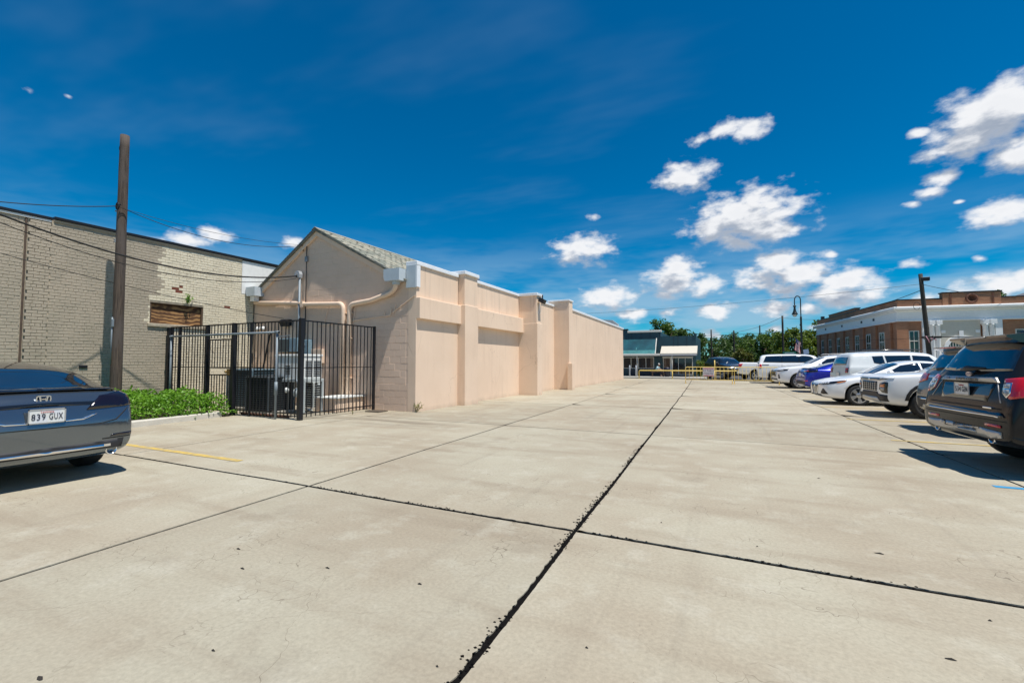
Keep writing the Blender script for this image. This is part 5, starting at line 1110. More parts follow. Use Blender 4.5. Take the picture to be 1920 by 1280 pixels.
for sd in (1, -1): c.mb('roof_rail', MB().tube([(c.X(3.8), sd * .60, 1.76), (c.X(3.7), sd * .60, 1.83), (c.X(1.9), sd * .60, 1.83), (c.X(1.8), sd * .60, 1.76)], .018, 8), GLBK, smooth=True)
c.side('sill_cladding', [(1.25, .28), (1.25, .42), (2.95, .42), (2.95, .28)], BLKP, off=.012, th=.03)

# ---------------------------------------------------------------- vivid blue sedan, tail out
PB = paint('vivid_blue_paint', (.012, .022, .42), metal=.45, rough=.25)
st = stations(SED, 4.72, .92, 1.46, 4.88, .93, 1.45)
c = Car('parked_sedan', 'vivid blue sedan parked tail out between a white SUV and the boxy SUV', LOTG, st, PB, (.92, 3.68), .33, R(6), (3.3 + 2.36, 26.6, 0))
c.wheels_((.92, 3.68), .33, .22, 5, 'split'); XR = -c.L / 2
c.top('rear_window', [(3.28, .44), (3.25, 0), (3.28, -.44), (4.22, -.62), (4.26, 0), (4.22, .62)], GLASS, grid=.09); c.top('windscreen', [(1.44, .6), (1.38, 0), (1.44, -.6), (2.12, -.55), (2.14, 0), (2.12, .55)], GLASS, grid=.09)
c.side('side_window', [(1.7, 1.0), (2.2, 1.29), (2.65, 1.36), (2.66, 1.0)], GLASS, grid=.06); c.side('side_window', [(2.71, 1.0), (2.69, 1.36), (3.2, 1.33), (3.65, 1.18), (3.75, 1.04)], GLASS, grid=.06)
dl = (.84, -.54, 0)
c.panel('tail_light', [(XR, .35, .93), (XR, .37, .98), (XR + .05, .84, 1.02), (XR + .4, .92, 1.03), (XR + .4, .93, .94), (XR + .1, .86, .90)], dl, SMKL, off=.012, th=.04, grid=.05, mirror=True); c.panel('tail_light_bar', [(XR, .45, .945), (XR, .45, .965), (XR + .1, .86, .985), (XR + .1, .86, .955)], dl, REDL, off=.018, th=.01, grid=.05, mirror=True)
c.rear('boot_lip', [(-.78, 1.07), (0, 1.095), (.78, 1.07), (.78, 1.045), (0, 1.065), (-.78, 1.045)], GLBK, off=.025, th=.05); c.plate(0, .80); c.rear('diffuser', [(-.74, .36), (-.76, .52), (.76, .52), (.74, .36)], BLKP, off=.005, th=.03); c.panel('reflector', [(XR, .62, .50), (XR, .62, .54), (XR + .1, .84, .55), (XR + .1, .84, .51)], dl, REDL, off=.01, th=.02, mirror=True)
c.mirrors(1.8, .98, PB); c.seams((1.6, 2.68, 3.62), .3, .95); c.handles((2.5, 3.45), .86, PB)

# ---------------------------------------------------------------- large white SUV, nose out (far end of the row)
st = stations(SUV, 5.03, .98, 1.78, 5.05, 1, 1.78)
c = Car('parked_suv', 'large white SUV with upright chrome grille parked nose out near the yellow barricade', LOTG, st, PW3, (.98, 3.88), .38, math.pi + R(7), (2.45 + 2.515, 30.2, 0))
c.wheels_((.98, 3.88), .38, .25, 10, 'solid'); XF = c.L / 2
c.top('windscreen', [(1.60, .66), (1.5, .3), (1.48, 0), (1.5, -.3), (1.60, -.66), (2.24, -.58), (2.26, 0), (2.24, .58)], GLASS, grid=.07)
c.side('side_window', [(1.85, 1.23), (2.3, 1.54), (2.75, 1.62), (2.77, 1.22)], GLASS, grid=.06); c.side('side_window', [(2.83, 1.22), (2.81, 1.62), (3.7, 1.62), (3.75, 1.23)], GLASS, grid=.06); c.side('side_window', [(3.81, 1.24), (3.77, 1.61), (4.3, 1.56), (4.45, 1.28)], GLASS, grid=.06)
gr = c.front('grille', [(-.42, .93), (.42, .93), (.48, .72), (.36, .60), (-.36, .60), (-.48, .72)], GLBK, off=.01, th=.04, grid=.07); c.front('grille_surround', [(-.50, .93), (-.50, .97), (.50, .97), (.50, .93)], CHR, off=.02, th=.04, grid=.08)
c.panel('grille_side', [(XF, .43, .95), (XF, .49, .95), (XF, .55, .72), (XF, .49, .72)], (-1, 0, 0), CHR, off=.02, th=.03, grid=.06, mirror=True)
d_ = (-.75, -.66, 0)
c.panel('headlight', [(XF, .52, .90), (XF, .53, .955), (XF - .3, .86, 1.01), (XF - .5, .95, 1.02), (XF - .4, .93, .94), (XF - .15, .72, .885)], d_, GLBK, off=.012, th=.04, grid=.05, mirror=True); c.panel('headlight_lens', [(XF, .56, .915), (XF, .56, .945), (XF - .3, .86, .985), (XF - .3, .86, .955)], d_, CLRL, off=.018, th=.01, grid=.05, mirror=True)
c.panel('bumper_vent', [(XF - .12, .72, .52), (XF - .12, .72, .74), (XF - .16, .76, .74), (XF - .18, .79, .52)], d_, BLKP, off=.01, th=.03, grid=.05, mirror=True); c.front('lower_intake', [(-.7, .44), (-.6, .52), (.6, .52), (.7, .44)], BLKP, off=.01, th=.03)
c.arches((.98, 3.88), .44, .485, PW3); c.side('sill_cladding', [(1.45, .27), (1.45, .38), (3.42, .38), (3.42, .27)], BLKP, off=.012, th=.03); c.seams((1.72, 2.8, 3.75), .4, 1.16); c.handles((2.6, 3.55), 1.05, CHR); c.mirrors(1.9, 1.19, PW3)
for sd in (1, -1): c.mb('roof_rail', MB().tube([(c.X(4.1), sd * .60, 1.745), (c.X(4.0), sd * .60, 1.80), (c.X(2.5), sd * .60, 1.80), (c.X(2.4), sd * .60, 1.74)], .018, 8), SILV, smooth=True)

# ---------------------------------------------------------------- on the street
STG = 'vehicles standing beyond the barricades'
st = stations(BOX, 5.05, 1.0, 1.92, 4.23, 1, 1.74)
c = Car('street_suv', 'tall white SUV with blacked out pillars standing behind the yellow barricade', STG, st, PW3, (1.0, 4.0), .40, 0, (1.95 + 2.525, 36.9, 0))
c.wheels_((1.0, 4.0), .40, .26, 5, 'split'); XR = -c.L / 2
c.side('side_window', [(1.78, 1.36), (2.02, 1.76), (2.7, 1.80), (2.7, 1.34)], GLASS, grid=.08); c.side('side_window', [(2.74, 1.34), (2.74, 1.80), (3.65, 1.79), (3.65, 1.34)], GLASS, grid=.08); c.side('side_window', [(3.69, 1.34), (3.69, 1.79), (4.55, 1.76), (4.72, 1.36)], GLASS, grid=.08)
c.side('pillar_trim', [(2.69, 1.34), (2.69, 1.80), (2.75, 1.80), (2.75, 1.34)], GLBK, off=.006, grid=.1); c.side('pillar_trim', [(3.64, 1.34), (3.64, 1.79), (3.70, 1.79), (3.70, 1.34)], GLBK, off=.006, grid=.1)
c.top('windscreen', [(1.4, .72), (1.32, 0), (1.4, -.72), (1.8, -.68), (1.82, 0), (1.8, .68)], GLASS, grid=.08); c.rear('rear_window', [(-.7, 1.38), (-.66, 1.72), (.66, 1.72), (.7, 1.38)], GLASS, grid=.08)
c.panel('tail_light', [(XR, .80, .98), (XR, .80, 1.24), (XR + .2, 1.0, 1.24), (XR + .2, 1.0, .98)], (.8, -.6, 0), REDL, off=.01, th=.04, mirror=True); c.side('belt_strip', [(4.4, 1.18), (4.4, 1.22), (4.98, 1.22), (4.98, 1.18)], GLBK, off=.008); c.side('sill_cladding', [(1.5, .31), (1.5, .44), (3.5, .44), (3.5, .31)], BLKP, off=.012, th=.03); c.arches((1.0, 4.0), .46, .49, BLKP); c.handles((2.5, 3.5), 1.14, PW3); c.seams((1.7, 2.72, 3.66), .42, 1.26); c.mirrors(1.95, 1.3, GLBK)

# pickup truck: cab and bed
PK = [(0, .50, .74, .95, 1.0, .6), (.08, .42, .90, 1.05, 1.1, .66), (.3, .38, .98, 1.12, 1.17, .7), (1.0, .36, 1.0, 1.16, 1.22, .7), (1.45, .36, 1.0, 1.19, 1.27, .7), (1.7, .36, 1.0, 1.2, 1.42, .7), (2.2, .36, 1.0, 1.22, 1.78, .7), (2.6, .36, 1.0, 1.23, 1.86, .7), (3.3, .36, 1.0, 1.24, 1.87, .7), (3.75, .36, 1.0, 1.25, 1.84, .7), (3.9, .36, 1.0, 1.25, 1.6, .72), (3.96, .36, 1.0, 1.26, 1.33, .8), (4.1, .38, 1.0, 1.27, 1.30, .85), (5.0, .42, 1.0, 1.29, 1.31, .85), (5.55, .48, 1.0, 1.30, 1.32, .85), (5.62, .52, .985, 1.28, 1.30, .85), (5.66, .56, .96, 1.0, 1.05, .8)]
c = Car('pickup_truck', 'white pickup truck with a red corner tail light half hidden behind the tall white SUV', STG, stations(PK, 5.66, 1.0, 1.95, 5.66, 1, 1.87), PW, (1.0, 4.5), .40, 0, (.85 + 2.83, 40.6, 0), arch=.08)
c.wheels_((1.0, 4.5), .40, .27, 6, 'solid'); XR = -c.L / 2
c.side('side_window', [(1.95, 1.33), (2.3, 1.72), (2.8, 1.80), (2.8, 1.32)], GLASS, grid=.08); c.side('side_window', [(2.86, 1.32), (2.86, 1.8), (3.6, 1.78), (3.65, 1.34)], GLASS, grid=.08); c.rear('rear_window', [(-.6, 1.46), (-.55, 1.78), (.55, 1.78), (.6, 1.46)], GLASS, grid=.08); c.top('windscreen', [(1.65, .7), (1.58, 0), (1.65, -.7), (2.25, -.62), (2.25, 0), (2.25, .62)], GLASS, grid=.09)
c.panel('tail_light', [(XR, .84, .98), (XR, .82, 1.24), (XR + .26, 1.0, 1.26), (XR + .14, 1.0, .98)], (.6, -.8, 0), REDL, off=.012, th=.04, grid=.05, mirror=True); c.mb('rear_bumper', MB().bbox(XR - .12, XR + .06, -.92, .92, .52, .72, .03), CHR); c.seams((2.83, 3.95), .45, 1.2); c.handles((2.65, 3.5), 1.12, CHR); c.plate(0, .85); c.side('bed_gap', [(3.93, .4), (3.955, .4), (3.955, 1.28), (3.93, 1.28)], SLOT, off=.002, th=.004)

PD = paint('black_paint_gloss', (.012, .012, .014), metal=.3, rough=.22)
c = Car('street_suv', 'dark SUV turned towards the lot behind the no parking sign', STG, stations(SUV, 4.9, .98, 1.85, 5.05, 1, 1.78), PD, (.95, 3.85), .38, R(-66), (-.2, 45.2, 0))
c.wheels_((.95, 3.85), .38, .25, 5, 'split'); XR = -c.L / 2; XF = c.L / 2
c.top('windscreen', [(1.5, .64), (1.42, 0), (1.5, -.64), (2.1, -.58), (2.14, 0), (2.1, .58)], GLASS, grid=.09); c.rear('rear_window', [(-.65, 1.26), (-.58, 1.62), (.58, 1.62), (.65, 1.26)], GLASS, grid=.07)
c.side('side_window', [(1.85, 1.27), (2.25, 1.62), (2.68, 1.70), (2.7, 1.27)], GLASS, grid=.08); c.side('side_window', [(2.76, 1.27), (2.74, 1.70), (3.6, 1.70), (3.65, 1.28)], GLASS, grid=.08); c.side('side_window', [(3.71, 1.29), (3.67, 1.69), (4.2, 1.65), (4.3, 1.33)], GLASS, grid=.08)
c.front('grille', [(-.4, .92), (.4, .92), (.36, .70), (-.36, .70)], CHR, off=.01, th=.03); c.panel('headlight', [(XF, .48, .86), (XF, .48, .97), (XF - .3, .88, 1.0), (XF - .3, .88, .9)], (-.75, -.66, 0), CLRL, off=.012, th=.03, grid=.06, mirror=True); c.panel('tail_light', [(XR, .6, 1.0), (XR, .6, 1.2), (XR + .3, .95, 1.22), (XR + .3, .95, 1.0)], (.8, -.6, 0), REDL, off=.012, th=.05, grid=.06, mirror=True)
c.mirrors(1.9, 1.24, PD); c.arches((.95, 3.85), .44, .48, BLKP); c.side('running_board', [(1.4, .28), (1.4, .36), (3.4, .36), (3.4, .28)], CHR, off=.03, th=.05)
# ================================================================== barricades, rail, sign
YPT = mat('yellow_pipe_paint', (.82, .60, .17), .5, vary=.1)
def barricade(x0, x1, y, label, h=1.12):
    e = empty('crowd_barricade', ((x0 + x1) / 2, y, 0), label, 'barricade', 'yellow barricades across the lot'); rc = .12
    fr_ = [(x0, y, .26)] + [(x0, y, h - rc)] + bez((x0, y, h - rc), (x0, y, h), (x0 + rc, y, h), 4)[1:] + [(x1 - rc, y, h)] + bez((x1 - rc, y, h), (x1, y, h), (x1, y, h - rc), 4)[1:] + [(x1, y, .26), (x0, y, .26)]
    MB().tube(fr_, .024, 8).build('frame', YPT, e, True); n = int((x1 - x0) / .225)
    for q in range(1, n): x = x0 + (x1 - x0) * q / n; MB().tube([(x, y, .26), (x, y, h)], .012, 6).build('bar', YPT, e, True)
    for x in (x0 + .0, x1 - .0): MB().tube([(x, y, .30), (x, y, .02)], .024, 8).build('leg', YPT, e, True); MB().bar((x, y - .32, .02), (x, y + .32, .02), .05, .04).build('foot', YPT, e)
    return e
barricade(-2.58, .33, 33.8, 'yellow steel barricade carrying the no parking sign'); barricade(.47, 3.05, 33.84, 'yellow steel barricade in front of the tall white SUV')
sg = empty('parking_sign', (-1.12, 33.74, .5), 'white no public parking sign with red bands tied to a barricade', 'sign')
MB().bbox(-1.47, -.76, 33.735, 33.755, .50, 1.08, .004).build('board', mat('sign_white', (.74, .70, .70), .5), sg)
SRED = mat('sign_red', (.50, .05, .06), .5); SDK = mat('sign_ink', (.12, .03, .06), .5)
for z0, z1 in ((1.0, 1.055), (.525, .57)): MB().box(-1.44, -.79, 33.728, 33.736, z0, z1).build('red_band', SRED, sg)
for t, z in (('NO PUBLIC', .87), ('PARKING', .69)):
    me = text_mesh(t, .17, .002); me.materials.append(SDK); q = link('lettering', me, None, sg, local=True); q.matrix_basis = Matrix.Translation((-1.115 + 1.12, -.012, z - .5)) @ Matrix(((1, 0, 0), (0, 0, -1), (0, 1, 0))).to_4x4() @ Matrix.Diagonal((.78, 1, 1, 1))
MB().tube([(-1.3, 33.77, 1.06), (-1.3, 33.80, 1.13)], .008, 5).build('tie', SLOT, sg)
rl_ = empty('pipe_rail', (-4, 42.1, 0), 'low yellow pipe guard rail in front of the teal storefront', 'rail')
MB().tube([(-7.15, 42.1, 0), (-7.15, 42.1, .66), (-7.08, 42.1, .72), (4.2, 42.1, .72)], .045, 8).build('rail_pipe', YPT, rl_, True)
for x in (-4.3, -.9, 2.2): MB().tube([(x, 42.1, 0), (x, 42.1, .72)], .045, 8).build('post', YPT, rl_, True)
MB().tube([(-.9, 42.1, .7), (-.9, 42.1, 1.62)], .04, 8).build('tall_post', YPT, rl_, True)

# ================================================================== teal storefront
TEAL = mat('teal_wall', (.012, .055, .075), .5, vary=.18, vscale=1.2); TEALC = mat('teal_canvas', (.008, .055, .075), .35, vary=.3, vscale=1.5, c2=(.012, .09, .11), cscale=.8); TURQ = mat('turquoise_band', (.10, .33, .33), .5, vary=.3, vscale=3)
WTR = mat('white_trim', (.70, .68, .62), .6, vary=.06); SHOPG = mat('shop_glass', (.012, .014, .018), .04, spec=.8); NAVY = mat('navy_wall', (.012, .026, .045), .55, vary=.15)
SY = 46.6
sh = empty('teal_store', (-6, SY, 0), 'dark teal single storey shop with a white awning and wide windows', 'building')
MB().box(-20, -9.0, SY, SY + 9, 0, 4.72).build('tall_wall', TEAL, sh); MB().box(-8.995, -5.8, SY + .01, SY + 9, 0, 4.42).build('left_wall', TEAL, sh); MB().box(-5.795, -2.6, SY + .02, SY + 9, 0, 3.98).build('right_wall', TEAL, sh)
MB().bbox(-9.0, -5.72, SY - .08, SY + .3, 4.42, 4.62, .02).build('coping', WTR, sh); MB().bbox(-20, -8.95, SY - .06, SY + .3, 4.72, 4.82, .02).build('coping', DARKM, sh); MB().box(-2.78, -2.52, SY - .03, SY + .4, 3.98, 4.2).build('corner_post', TEAL, sh)
for q, x in enumerate((-9.5, -8.6, -7.7, -6.8, -5.9)): MB().box(x, x + .03, SY - .02, SY + .008, 3.7, 4.4).build('panel_seam', NAVY, sh)
for x in (-4.6, -4.2, -3.4): MB().box(x, x + .03, SY - .005, SY + .018, 3.0, 3.97).build('panel_seam', NAVY, sh)
aw = MB(); aw.add([(-9.9, SY, 3.75), (-6.2, SY, 3.75), (-6.2, SY - 1.0, 2.62), (-9.9, SY - 1.0, 2.62)], [(0, 1, 2, 3)]); aw.add([(-9.9, SY, 3.71), (-6.2, SY, 3.71), (-6.2, SY - 1.0, 2.58), (-9.9, SY - 1.0, 2.58)], [(3, 2, 1, 0)]); aw.build('left_awning', TEALC, sh, fix=False)
MB().add([(-9.9, SY - 1.01, 2.63), (-6.2, SY - 1.01, 2.63), (-6.2, SY - 1.10, 2.28), (-9.9, SY - 1.10, 2.28)], [(0, 1, 2, 3)]).build('awning_valance', TURQ, sh, fix=False)
MB().bar((-6.18, SY - .02, 3.8), (-6.18, SY - 1.12, 2.3), .07, .10).build('awning_edge', WTR, sh); MB().bar((-8.0, SY - .02, 3.5), (-8.0, SY - 1.03, 2.64), .03, .03).build('awning_seam', TURQ, sh)
MB().bbox(-20, -5.75, SY - 1.2, SY - .01, 2.08, 2.28, .02).build('canopy_fascia', WTR, sh)
aw = MB().prism([(SY + .02, 3.02), (SY - 1.15, 2.30), (SY - 1.15, 2.18), (SY - 1.05, 2.18), (SY + .02, 2.9)], -5.72, -2.45, 'x'); aw.build('white_awning', mat('white_canvas', (.60, .55, .46), .8, vary=.05), sh)
MB().box(-5.7, -2.46, SY - 1.165, SY - 1.152, 2.08, 2.2).build('awning_valance', mat('grey_canvas', (.5, .5, .52), .7), sh)
def shop_window(x0, x1, z0, z1, panes, y=SY):
    w = MB().box(x0, x1, y - .03, y - .01, z0, z1).build('window', SHOPG, sh); f = MB(); t = .05
    f.box(x0 - t, x1 + t, y - .07, y - .005, z0 - t, z0); f.box(x0 - t, x1 + t, y - .07, y - .005, z1, z1 + t); f.box(x0 - t, x0, y - .07, y - .005, z0, z1); f.box(x1, x1 + t, y - .07, y - .005, z0, z1); f.build('frame', WTR, w)
    for q in range(1, panes): x = x0 + (x1 - x0) * q / panes; MB().box(x - t / 2, x + t / 2, y - .065, y - .03, z0, z1).build('mullion', WTR, w)
shop_window(-9.4, -6.5, .88, 1.90, 4); shop_window(-5.55, -4.95, .12, 1.84, 1); shop_window(-4.8, -2.95, .30, 1.84, 3)
MB().box(-5.64, -2.85, SY - .1, SY - .02, 1.90, 2.0).build('header', WTR, sh); MB().box(-4.93, -4.83, SY - .09, SY - .01, .1, 1.9).build('door_jamb', WTR, sh)
MB().box(-9.0, -5.85, SY - .012, SY + .0, .1, .82).build('base_panel', NAVY, sh)
for x, m in ((-7.9, 1), (-4.65, 1)): MB().tube([(x, SY - 1.1, .1), (x, SY - 1.1, 2.1)], .03, 8).build('canopy_post', WTR, sh, True)
for q, x in enumerate((-8.45, -7.85)): thing('bollard', MB().lathe([(.07, .1), (.07, 1.1), (.04, 1.16)], (x, 44.6, 0), 12), mat('bollard_grey', (.45, .48, .52), .5), ('pale grey bollard before the left end of the shop window', 'pale grey bollard before the middle of the shop window')[q], 'bollard', 'bollards before the shop', True)
thing('litter_bin', MB().lathe([(.2, .1), (.25, .75), (.27, .78), (.24, .95), (.05, 1.0)], (-5.05, 44.9, 0), 16), mat('bin_dark', (.02, .02, .035), .5), 'dark round litter bin beside the shop door', 'bin', smooth=True)
bn_ = empty('bench', (-5.8, 45.1, .1), 'low wooden bench against the teal shop front', 'bench'); BW_ = mat('bench_wood', (.16, .09, .05), .7, vary=.2)
for y in (44.95, 45.1, 45.25): MB().box(-6.5, -5.3, y - .06, y + .06, .50, .54).build('slat', BW_, bn_)
for x in (-6.4, -5.4): MB().box(x - .03, x + .03, 44.9, 45.3, .1, .50).build('leg', BW_, bn_)
# seated person
def person(loc, rz):
    e = empty('person', loc, 'person in a light blue shirt sitting bent forward on the bench by the shop', 'person', None, rz)
    def skin(name, J, E_, m, par, lv=2):
        me = bpy.data.meshes.new(name); me.from_pydata([j[:3] for j in J], E_, []); o = bpy.data.objects.new(name, me); col.objects.link(o)
        sm = o.modifiers.new('k', 'SKIN'); sv_ = me.skin_vertices[0].data
        for i, j in enumerate(J): sv_[i].radius = (j[3], j[4] if len(j) > 4 else j[3]); sv_[i].use_root = (i == 0)
        s2 = o.modifiers.new('s', 'SUBSURF'); s2.levels = lv; me2 = eval_mesh(o); bpy.data.objects.remove(o)
        me2.materials.clear(); me2.materials.append(m); q = link(name, me2, None, par, True, True); return q
    SK = mat('skin', (.40, .24, .17), .6); SHIRT = mat('light_blue_shirt', (.42, .66, .72), .8); TRS = mat('dark_trousers', (.03, .03, .04), .8); HAIR = mat('white_hair', (.72, .70, .66), .8)
    # faces +x, seat at z=.45
    body = skin('body', [(0, 0, .50, .13, .15), (.03, 0, .68, .12, .16), (.12, 0, .86, .12, .17), (.18, 0, .97, .06), (.22, 0, 1.06, .07), (.25, 0, 1.14, .09), (.24, 0, 1.22, .06),
         (.10, .19, .90, .055), (.24, .25, .70, .045), (.46, .20, .62, .035), (.10, -.19, .90, .055), (.24, -.25, .70, .045), (.46, -.18, .62, .035),
         (.02, .10, .49, .085), (.42, .13, .50, .07), (.40, .13, .10, .045), (.02, -.10, .49, .085), (.42, -.13, .50, .07), (.44, -.13, .10, .045), (.55, .13, .05, .035), (.58, -.13, .05, .035)],
         [(0, 1), (1, 2), (2, 3), (3, 4), (4, 5), (5, 6), (2, 7), (7, 8), (8, 9), (2, 10), (10, 11), (11, 12), (0, 13), (13, 14), (14, 15), (0, 16), (16, 17), (17, 18), (15, 19), (18, 20)], SK, e)
    skin('shirt', [(0, 0, .50, .145, .165), (.03, 0, .68, .135, .175), (.12, 0, .87, .132, .182), (.16, 0, .94, .08), (.10, .19, .90, .065), (.20, .235, .76, .058), (.10, -.19, .90, .065), (.20, -.235, .76, .058)], [(0, 1), (1, 2), (2, 3), (2, 4), (4, 5), (2, 6), (6, 7)], SHIRT, e)
    skin('trousers', [(0, 0, .485, .14, .16), (.04, .10, .49, .095), (.42, .13, .50, .08), (.40, .13, .14, .06), (.04, -.10, .49, .095), (.42, -.13, .50, .08), (.44, -.13, .14, .06)], [(0, 1), (1, 2), (2, 3), (0, 4), (4, 5), (5, 6)], TRS, e)
    skin('hair', [(.21, 0, 1.13, .085), (.22, 0, 1.20, .095), (.25, 0, 1.235, .07)], [(0, 1), (1, 2)], HAIR, e)
    for sd in (1, -1):
        J = [(.46, sd * .19, .62, .03), (.53, sd * .18, .61, .034, .018)]; E_ = [(0, 1)]
        for q in range(4): n = len(J); J += [(.57, sd * (.155 + q * .017), .61, .009), (.61, sd * (.155 + q * .017), .595, .008)]; E_ += [(1, n), (n, n + 1)]
        n = len(J); J += [(.535, sd * .145, .615, .009), (.56, sd * .13, .61, .008)]; E_ += [(1, n), (n, n + 1)]
        skin('hand', J, E_, SK, e, 1)
        MB().lathe([(.01, -.006), (.012, 0), (.01, .006)], (.335, sd * .03, 1.15), 8, 'x').build('eye', SLOT, e, True, True)
    MB().prism([(.33, 1.15), (.365, 1.115), (.33, 1.105)], -.014, .014).build('nose', SK, e, False, True)
    return e
person((-6.0, 45.1, .105), R(-15))

# ================================================================== brick civic building (right)
BR = mat('red_brown_brick', (.20, .085, .045), .85, vary=.18, vscale=2, c2=(.25, .115, .06), cscale=1.2, fn=None); BRD = mat('dark_brick', (.15, .06, .035), .85, vary=.2)
CREAM = mat('cream_stone', (.66, .62, .55), .7, vary=.06); BEIGE = mat('beige_infill', (.60, .56, .47), .8, vary=.06); CWH = mat('white_cornice', (.86, .855, .84), .65, vary=.05)
def fn_bands(k, b, ob):
    p = ob; br = k.n('ShaderNodeTexBrick'); br.inputs['Scale'].default_value = 1; br.inputs['Brick Width'].default_value = .22; br.inputs['Row Height'].default_value = .075; br.inputs['Mortar Size'].default_value = .007
    br.inputs['Color1'].default_value = (.36, .155, .08, 1); br.inputs['Color2'].default_value = (.43, .20, .105, 1); br.inputs['Mortar'].default_value = (.27, .17, .11, 1)
    sp_ = k.n('ShaderNodeSeparateXYZ'); k.put(sp_.inputs[0], p); cb = k.n('ShaderNodeCombineXYZ'); k.put(cb.inputs[0], k.m('ADD', sp_.outputs[0], sp_.outputs[1])); k.put(cb.inputs[1], sp_.outputs[2]); k.put(br.inputs['Vector'], cb.outputs[0])
    c = k.mix(1., br.outputs['Color'], k_rgb(k, k.lin(k.noise(p, .9, 5), .3, .7, .82, 1.15)), 'MULTIPLY'); k.t.links.new(c, b.inputs['Base Color'])
BRK = mat('far_brickwork', (.22, .09, .05), .85, fn=fn_bands)
ca = R(7.3); C0 = Vector((11.5, 42.5, .1))
cv = empty('civic_building', C0, 'red brick civic building with white cornice, columns and an arched window', 'building', None, ca)
BX = lambda name, x0, x1, y0, y1, z0, z1, m, par=None, b=.0: (MB().bbox(x0, x1, y0, y1, z0, z1, b) if b else MB().box(x0, x1, y0, y1, z0, z1)).build(name, m, par or cv, False, True)
LB, WB = 18.0, 22.0
BX('wall', .06, WB, .06, LB, -.3, 4.4, BRK)
BX('cornice_band', -.03, WB + .1, -.03, LB + .1, 4.4, 5.20, CWH, b=.03); BX('cornice', -.32, WB + .3, -.32, LB + .3, 5.20, 5.42, CWH, b=.05); BX('cornice', -.20, WB + .2, -.20, LB + .2, 5.10, 5.20, CWH, b=.03); BX('architrave', -.10, WB + .1, -.10, LB + .1, 4.34, 4.46, CWH, b=.02)
BX('parapet', .05, 2.3, .05, LB, 5.42, 5.92, BRK); BX('parapet', 2.3, WB, .051, 3, 5.42, 5.90, BRK)
BX('parapet_raised', 2.75, 6.05, .0, .4, 5.42, 6.32, BRK); BX('parapet_cap', 2.7, 6.1, -.05, .45, 6.32, 6.40, DARKM)
BX('parapet_cap', .0, 2.7, -.02, LB + .1, 5.92, 5.99, DARKM); BX('parapet_cap', 6.1, WB, -.02, 3.1, 5.90, 5.97, DARKM); BX('parapet_raised', .02, .4, 7.6, 14.2, 5.92, 6.18, BRK); BX('parapet_cap', -.02, .45, 7.55, 14.25, 6.18, 6.25, DARKM); BX('chimney_pot', .3, .6, LB - .6, LB - .3, 5.99, 6.4, DARKM)
MB().lathe([(.36, 0), (.36, -.06), (.28, -.08), (.2, -.03), (.2, 0)], (4.4, .0, 5.88), 20, 'y').build('medallion', BRD, cv, True, True)
for x in (3.2, 5.6): BX('panel_moulding', x - .05, x + .05, -.04, .0, 5.5, 6.25, BRD)
def bay_window(side, t, w, z0, z1, panes=3):
    if side == 'L': bx = lambda name, a0, a1, d0, d1, z0_, z1_, m, par=None: BX(name, d0, d1, a0, a1, z0_, z1_, m, par)
    else: bx = lambda name, a0, a1, d0, d1, z0_, z1_, m, par=None: BX(name, a0, a1, d0, d1, z0_, z1_, m, par)
    wn = bx('window', t - w / 2, t + w / 2, .03, .10, z0, z1, SHOPG); f = .06
    bx('frame', t - w / 2 - f, t - w / 2, .00, .09, z0 - f, z1 + f, CREAM, wn); bx('frame', t + w / 2, t + w / 2 + f, .00, .09, z0 - f, z1 + f, CREAM, wn); bx('frame', t - w / 2, t + w / 2, .00, .09, z1, z1 + f, CREAM, wn); bx('frame', t - w / 2, t + w / 2, .00, .09, z0 - f, z0, CREAM, wn)
    bx('transom', t - w / 2, t + w / 2, .005, .08, z0 + (z1 - z0) * .72, z0 + (z1 - z0) * .72 + .07, CREAM, wn); bx('glazing_bar', t - .02, t + .02, .012, .07, z0, z1, CREAM, wn); bx('glazing_bar', t - w / 2, t + w / 2, .012, .07, z0 + (z1 - z0) * .35, z0 + (z1 - z0) * .35 + .04, CREAM, wn)
for t in (2.6, 5.0, 7.3, 9.5, 11.7, 14.0, 16.2): bay_window('L', t, .75, 1.0, 3.65)
for t in (1.3, 3.8, 6.15, 8.4, 10.6, 12.85, 15.1, 17.4): BX('brick_pier', -.10, .05, t - .42, t + .42, -.3, 4.335, BRK)
BX('brick_pier', -.099, .62, -.099, .05, -.3, 4.335, BRK)
for t in (3.8, 6.15, 10.6, 15.1): BX('vent', -.045, .0, t - .16, t + .16, 4.72, 4.92, BLKP)
bay_window('F', .98, .5, 1.0, 3.6)
BX('white_corner_pier', 1.45, 1.8, -.11, .05, -.3, 4.335, CWH)
for x in (1.98, 2.30, 5.02, 5.36): MB().lathe([(.20, -.3), (.20, .1), (.165, .18), (.145, 3.9), (.18, 3.96), (.2, 4.05)], (x, -.16, 0), 16).build('column', CWH, cv, True, True); BX('capital', x - .22, x + .22, -.36, .055, 4.05, 4.335, CWH, b=.01)
BX('entrance_infill', 2.52, 4.82, -.02, .055, -.3, 4.335, BEIGE); BX('white_pier', 5.6, 6.0, -.1, .05, -.3, 4.335, CWH)
ax_, az_, r0, r1 = 3.67, 2.25, .78, 1.02
ar = MB(); n = 24
for q in range(n):
    a, b_ = math.pi * q / n, math.pi * (q + 1) / n
    P_ = [(ax_ + rr_ * math.cos(w_), az_ + rr_ * math.sin(w_)) for rr_, w_ in ((r0, a), (r1, a), (r1, b_), (r0, b_))]; ar.prism(P_, -.12, .0)
ar.box(ax_ - r1, ax_ - r0, -.12, .0, -.3, az_); ar.box(ax_ + r0, ax_ + r1, -.12, .0, -.3, az_); ar.build('arch_surround', CWH, cv, False, True)
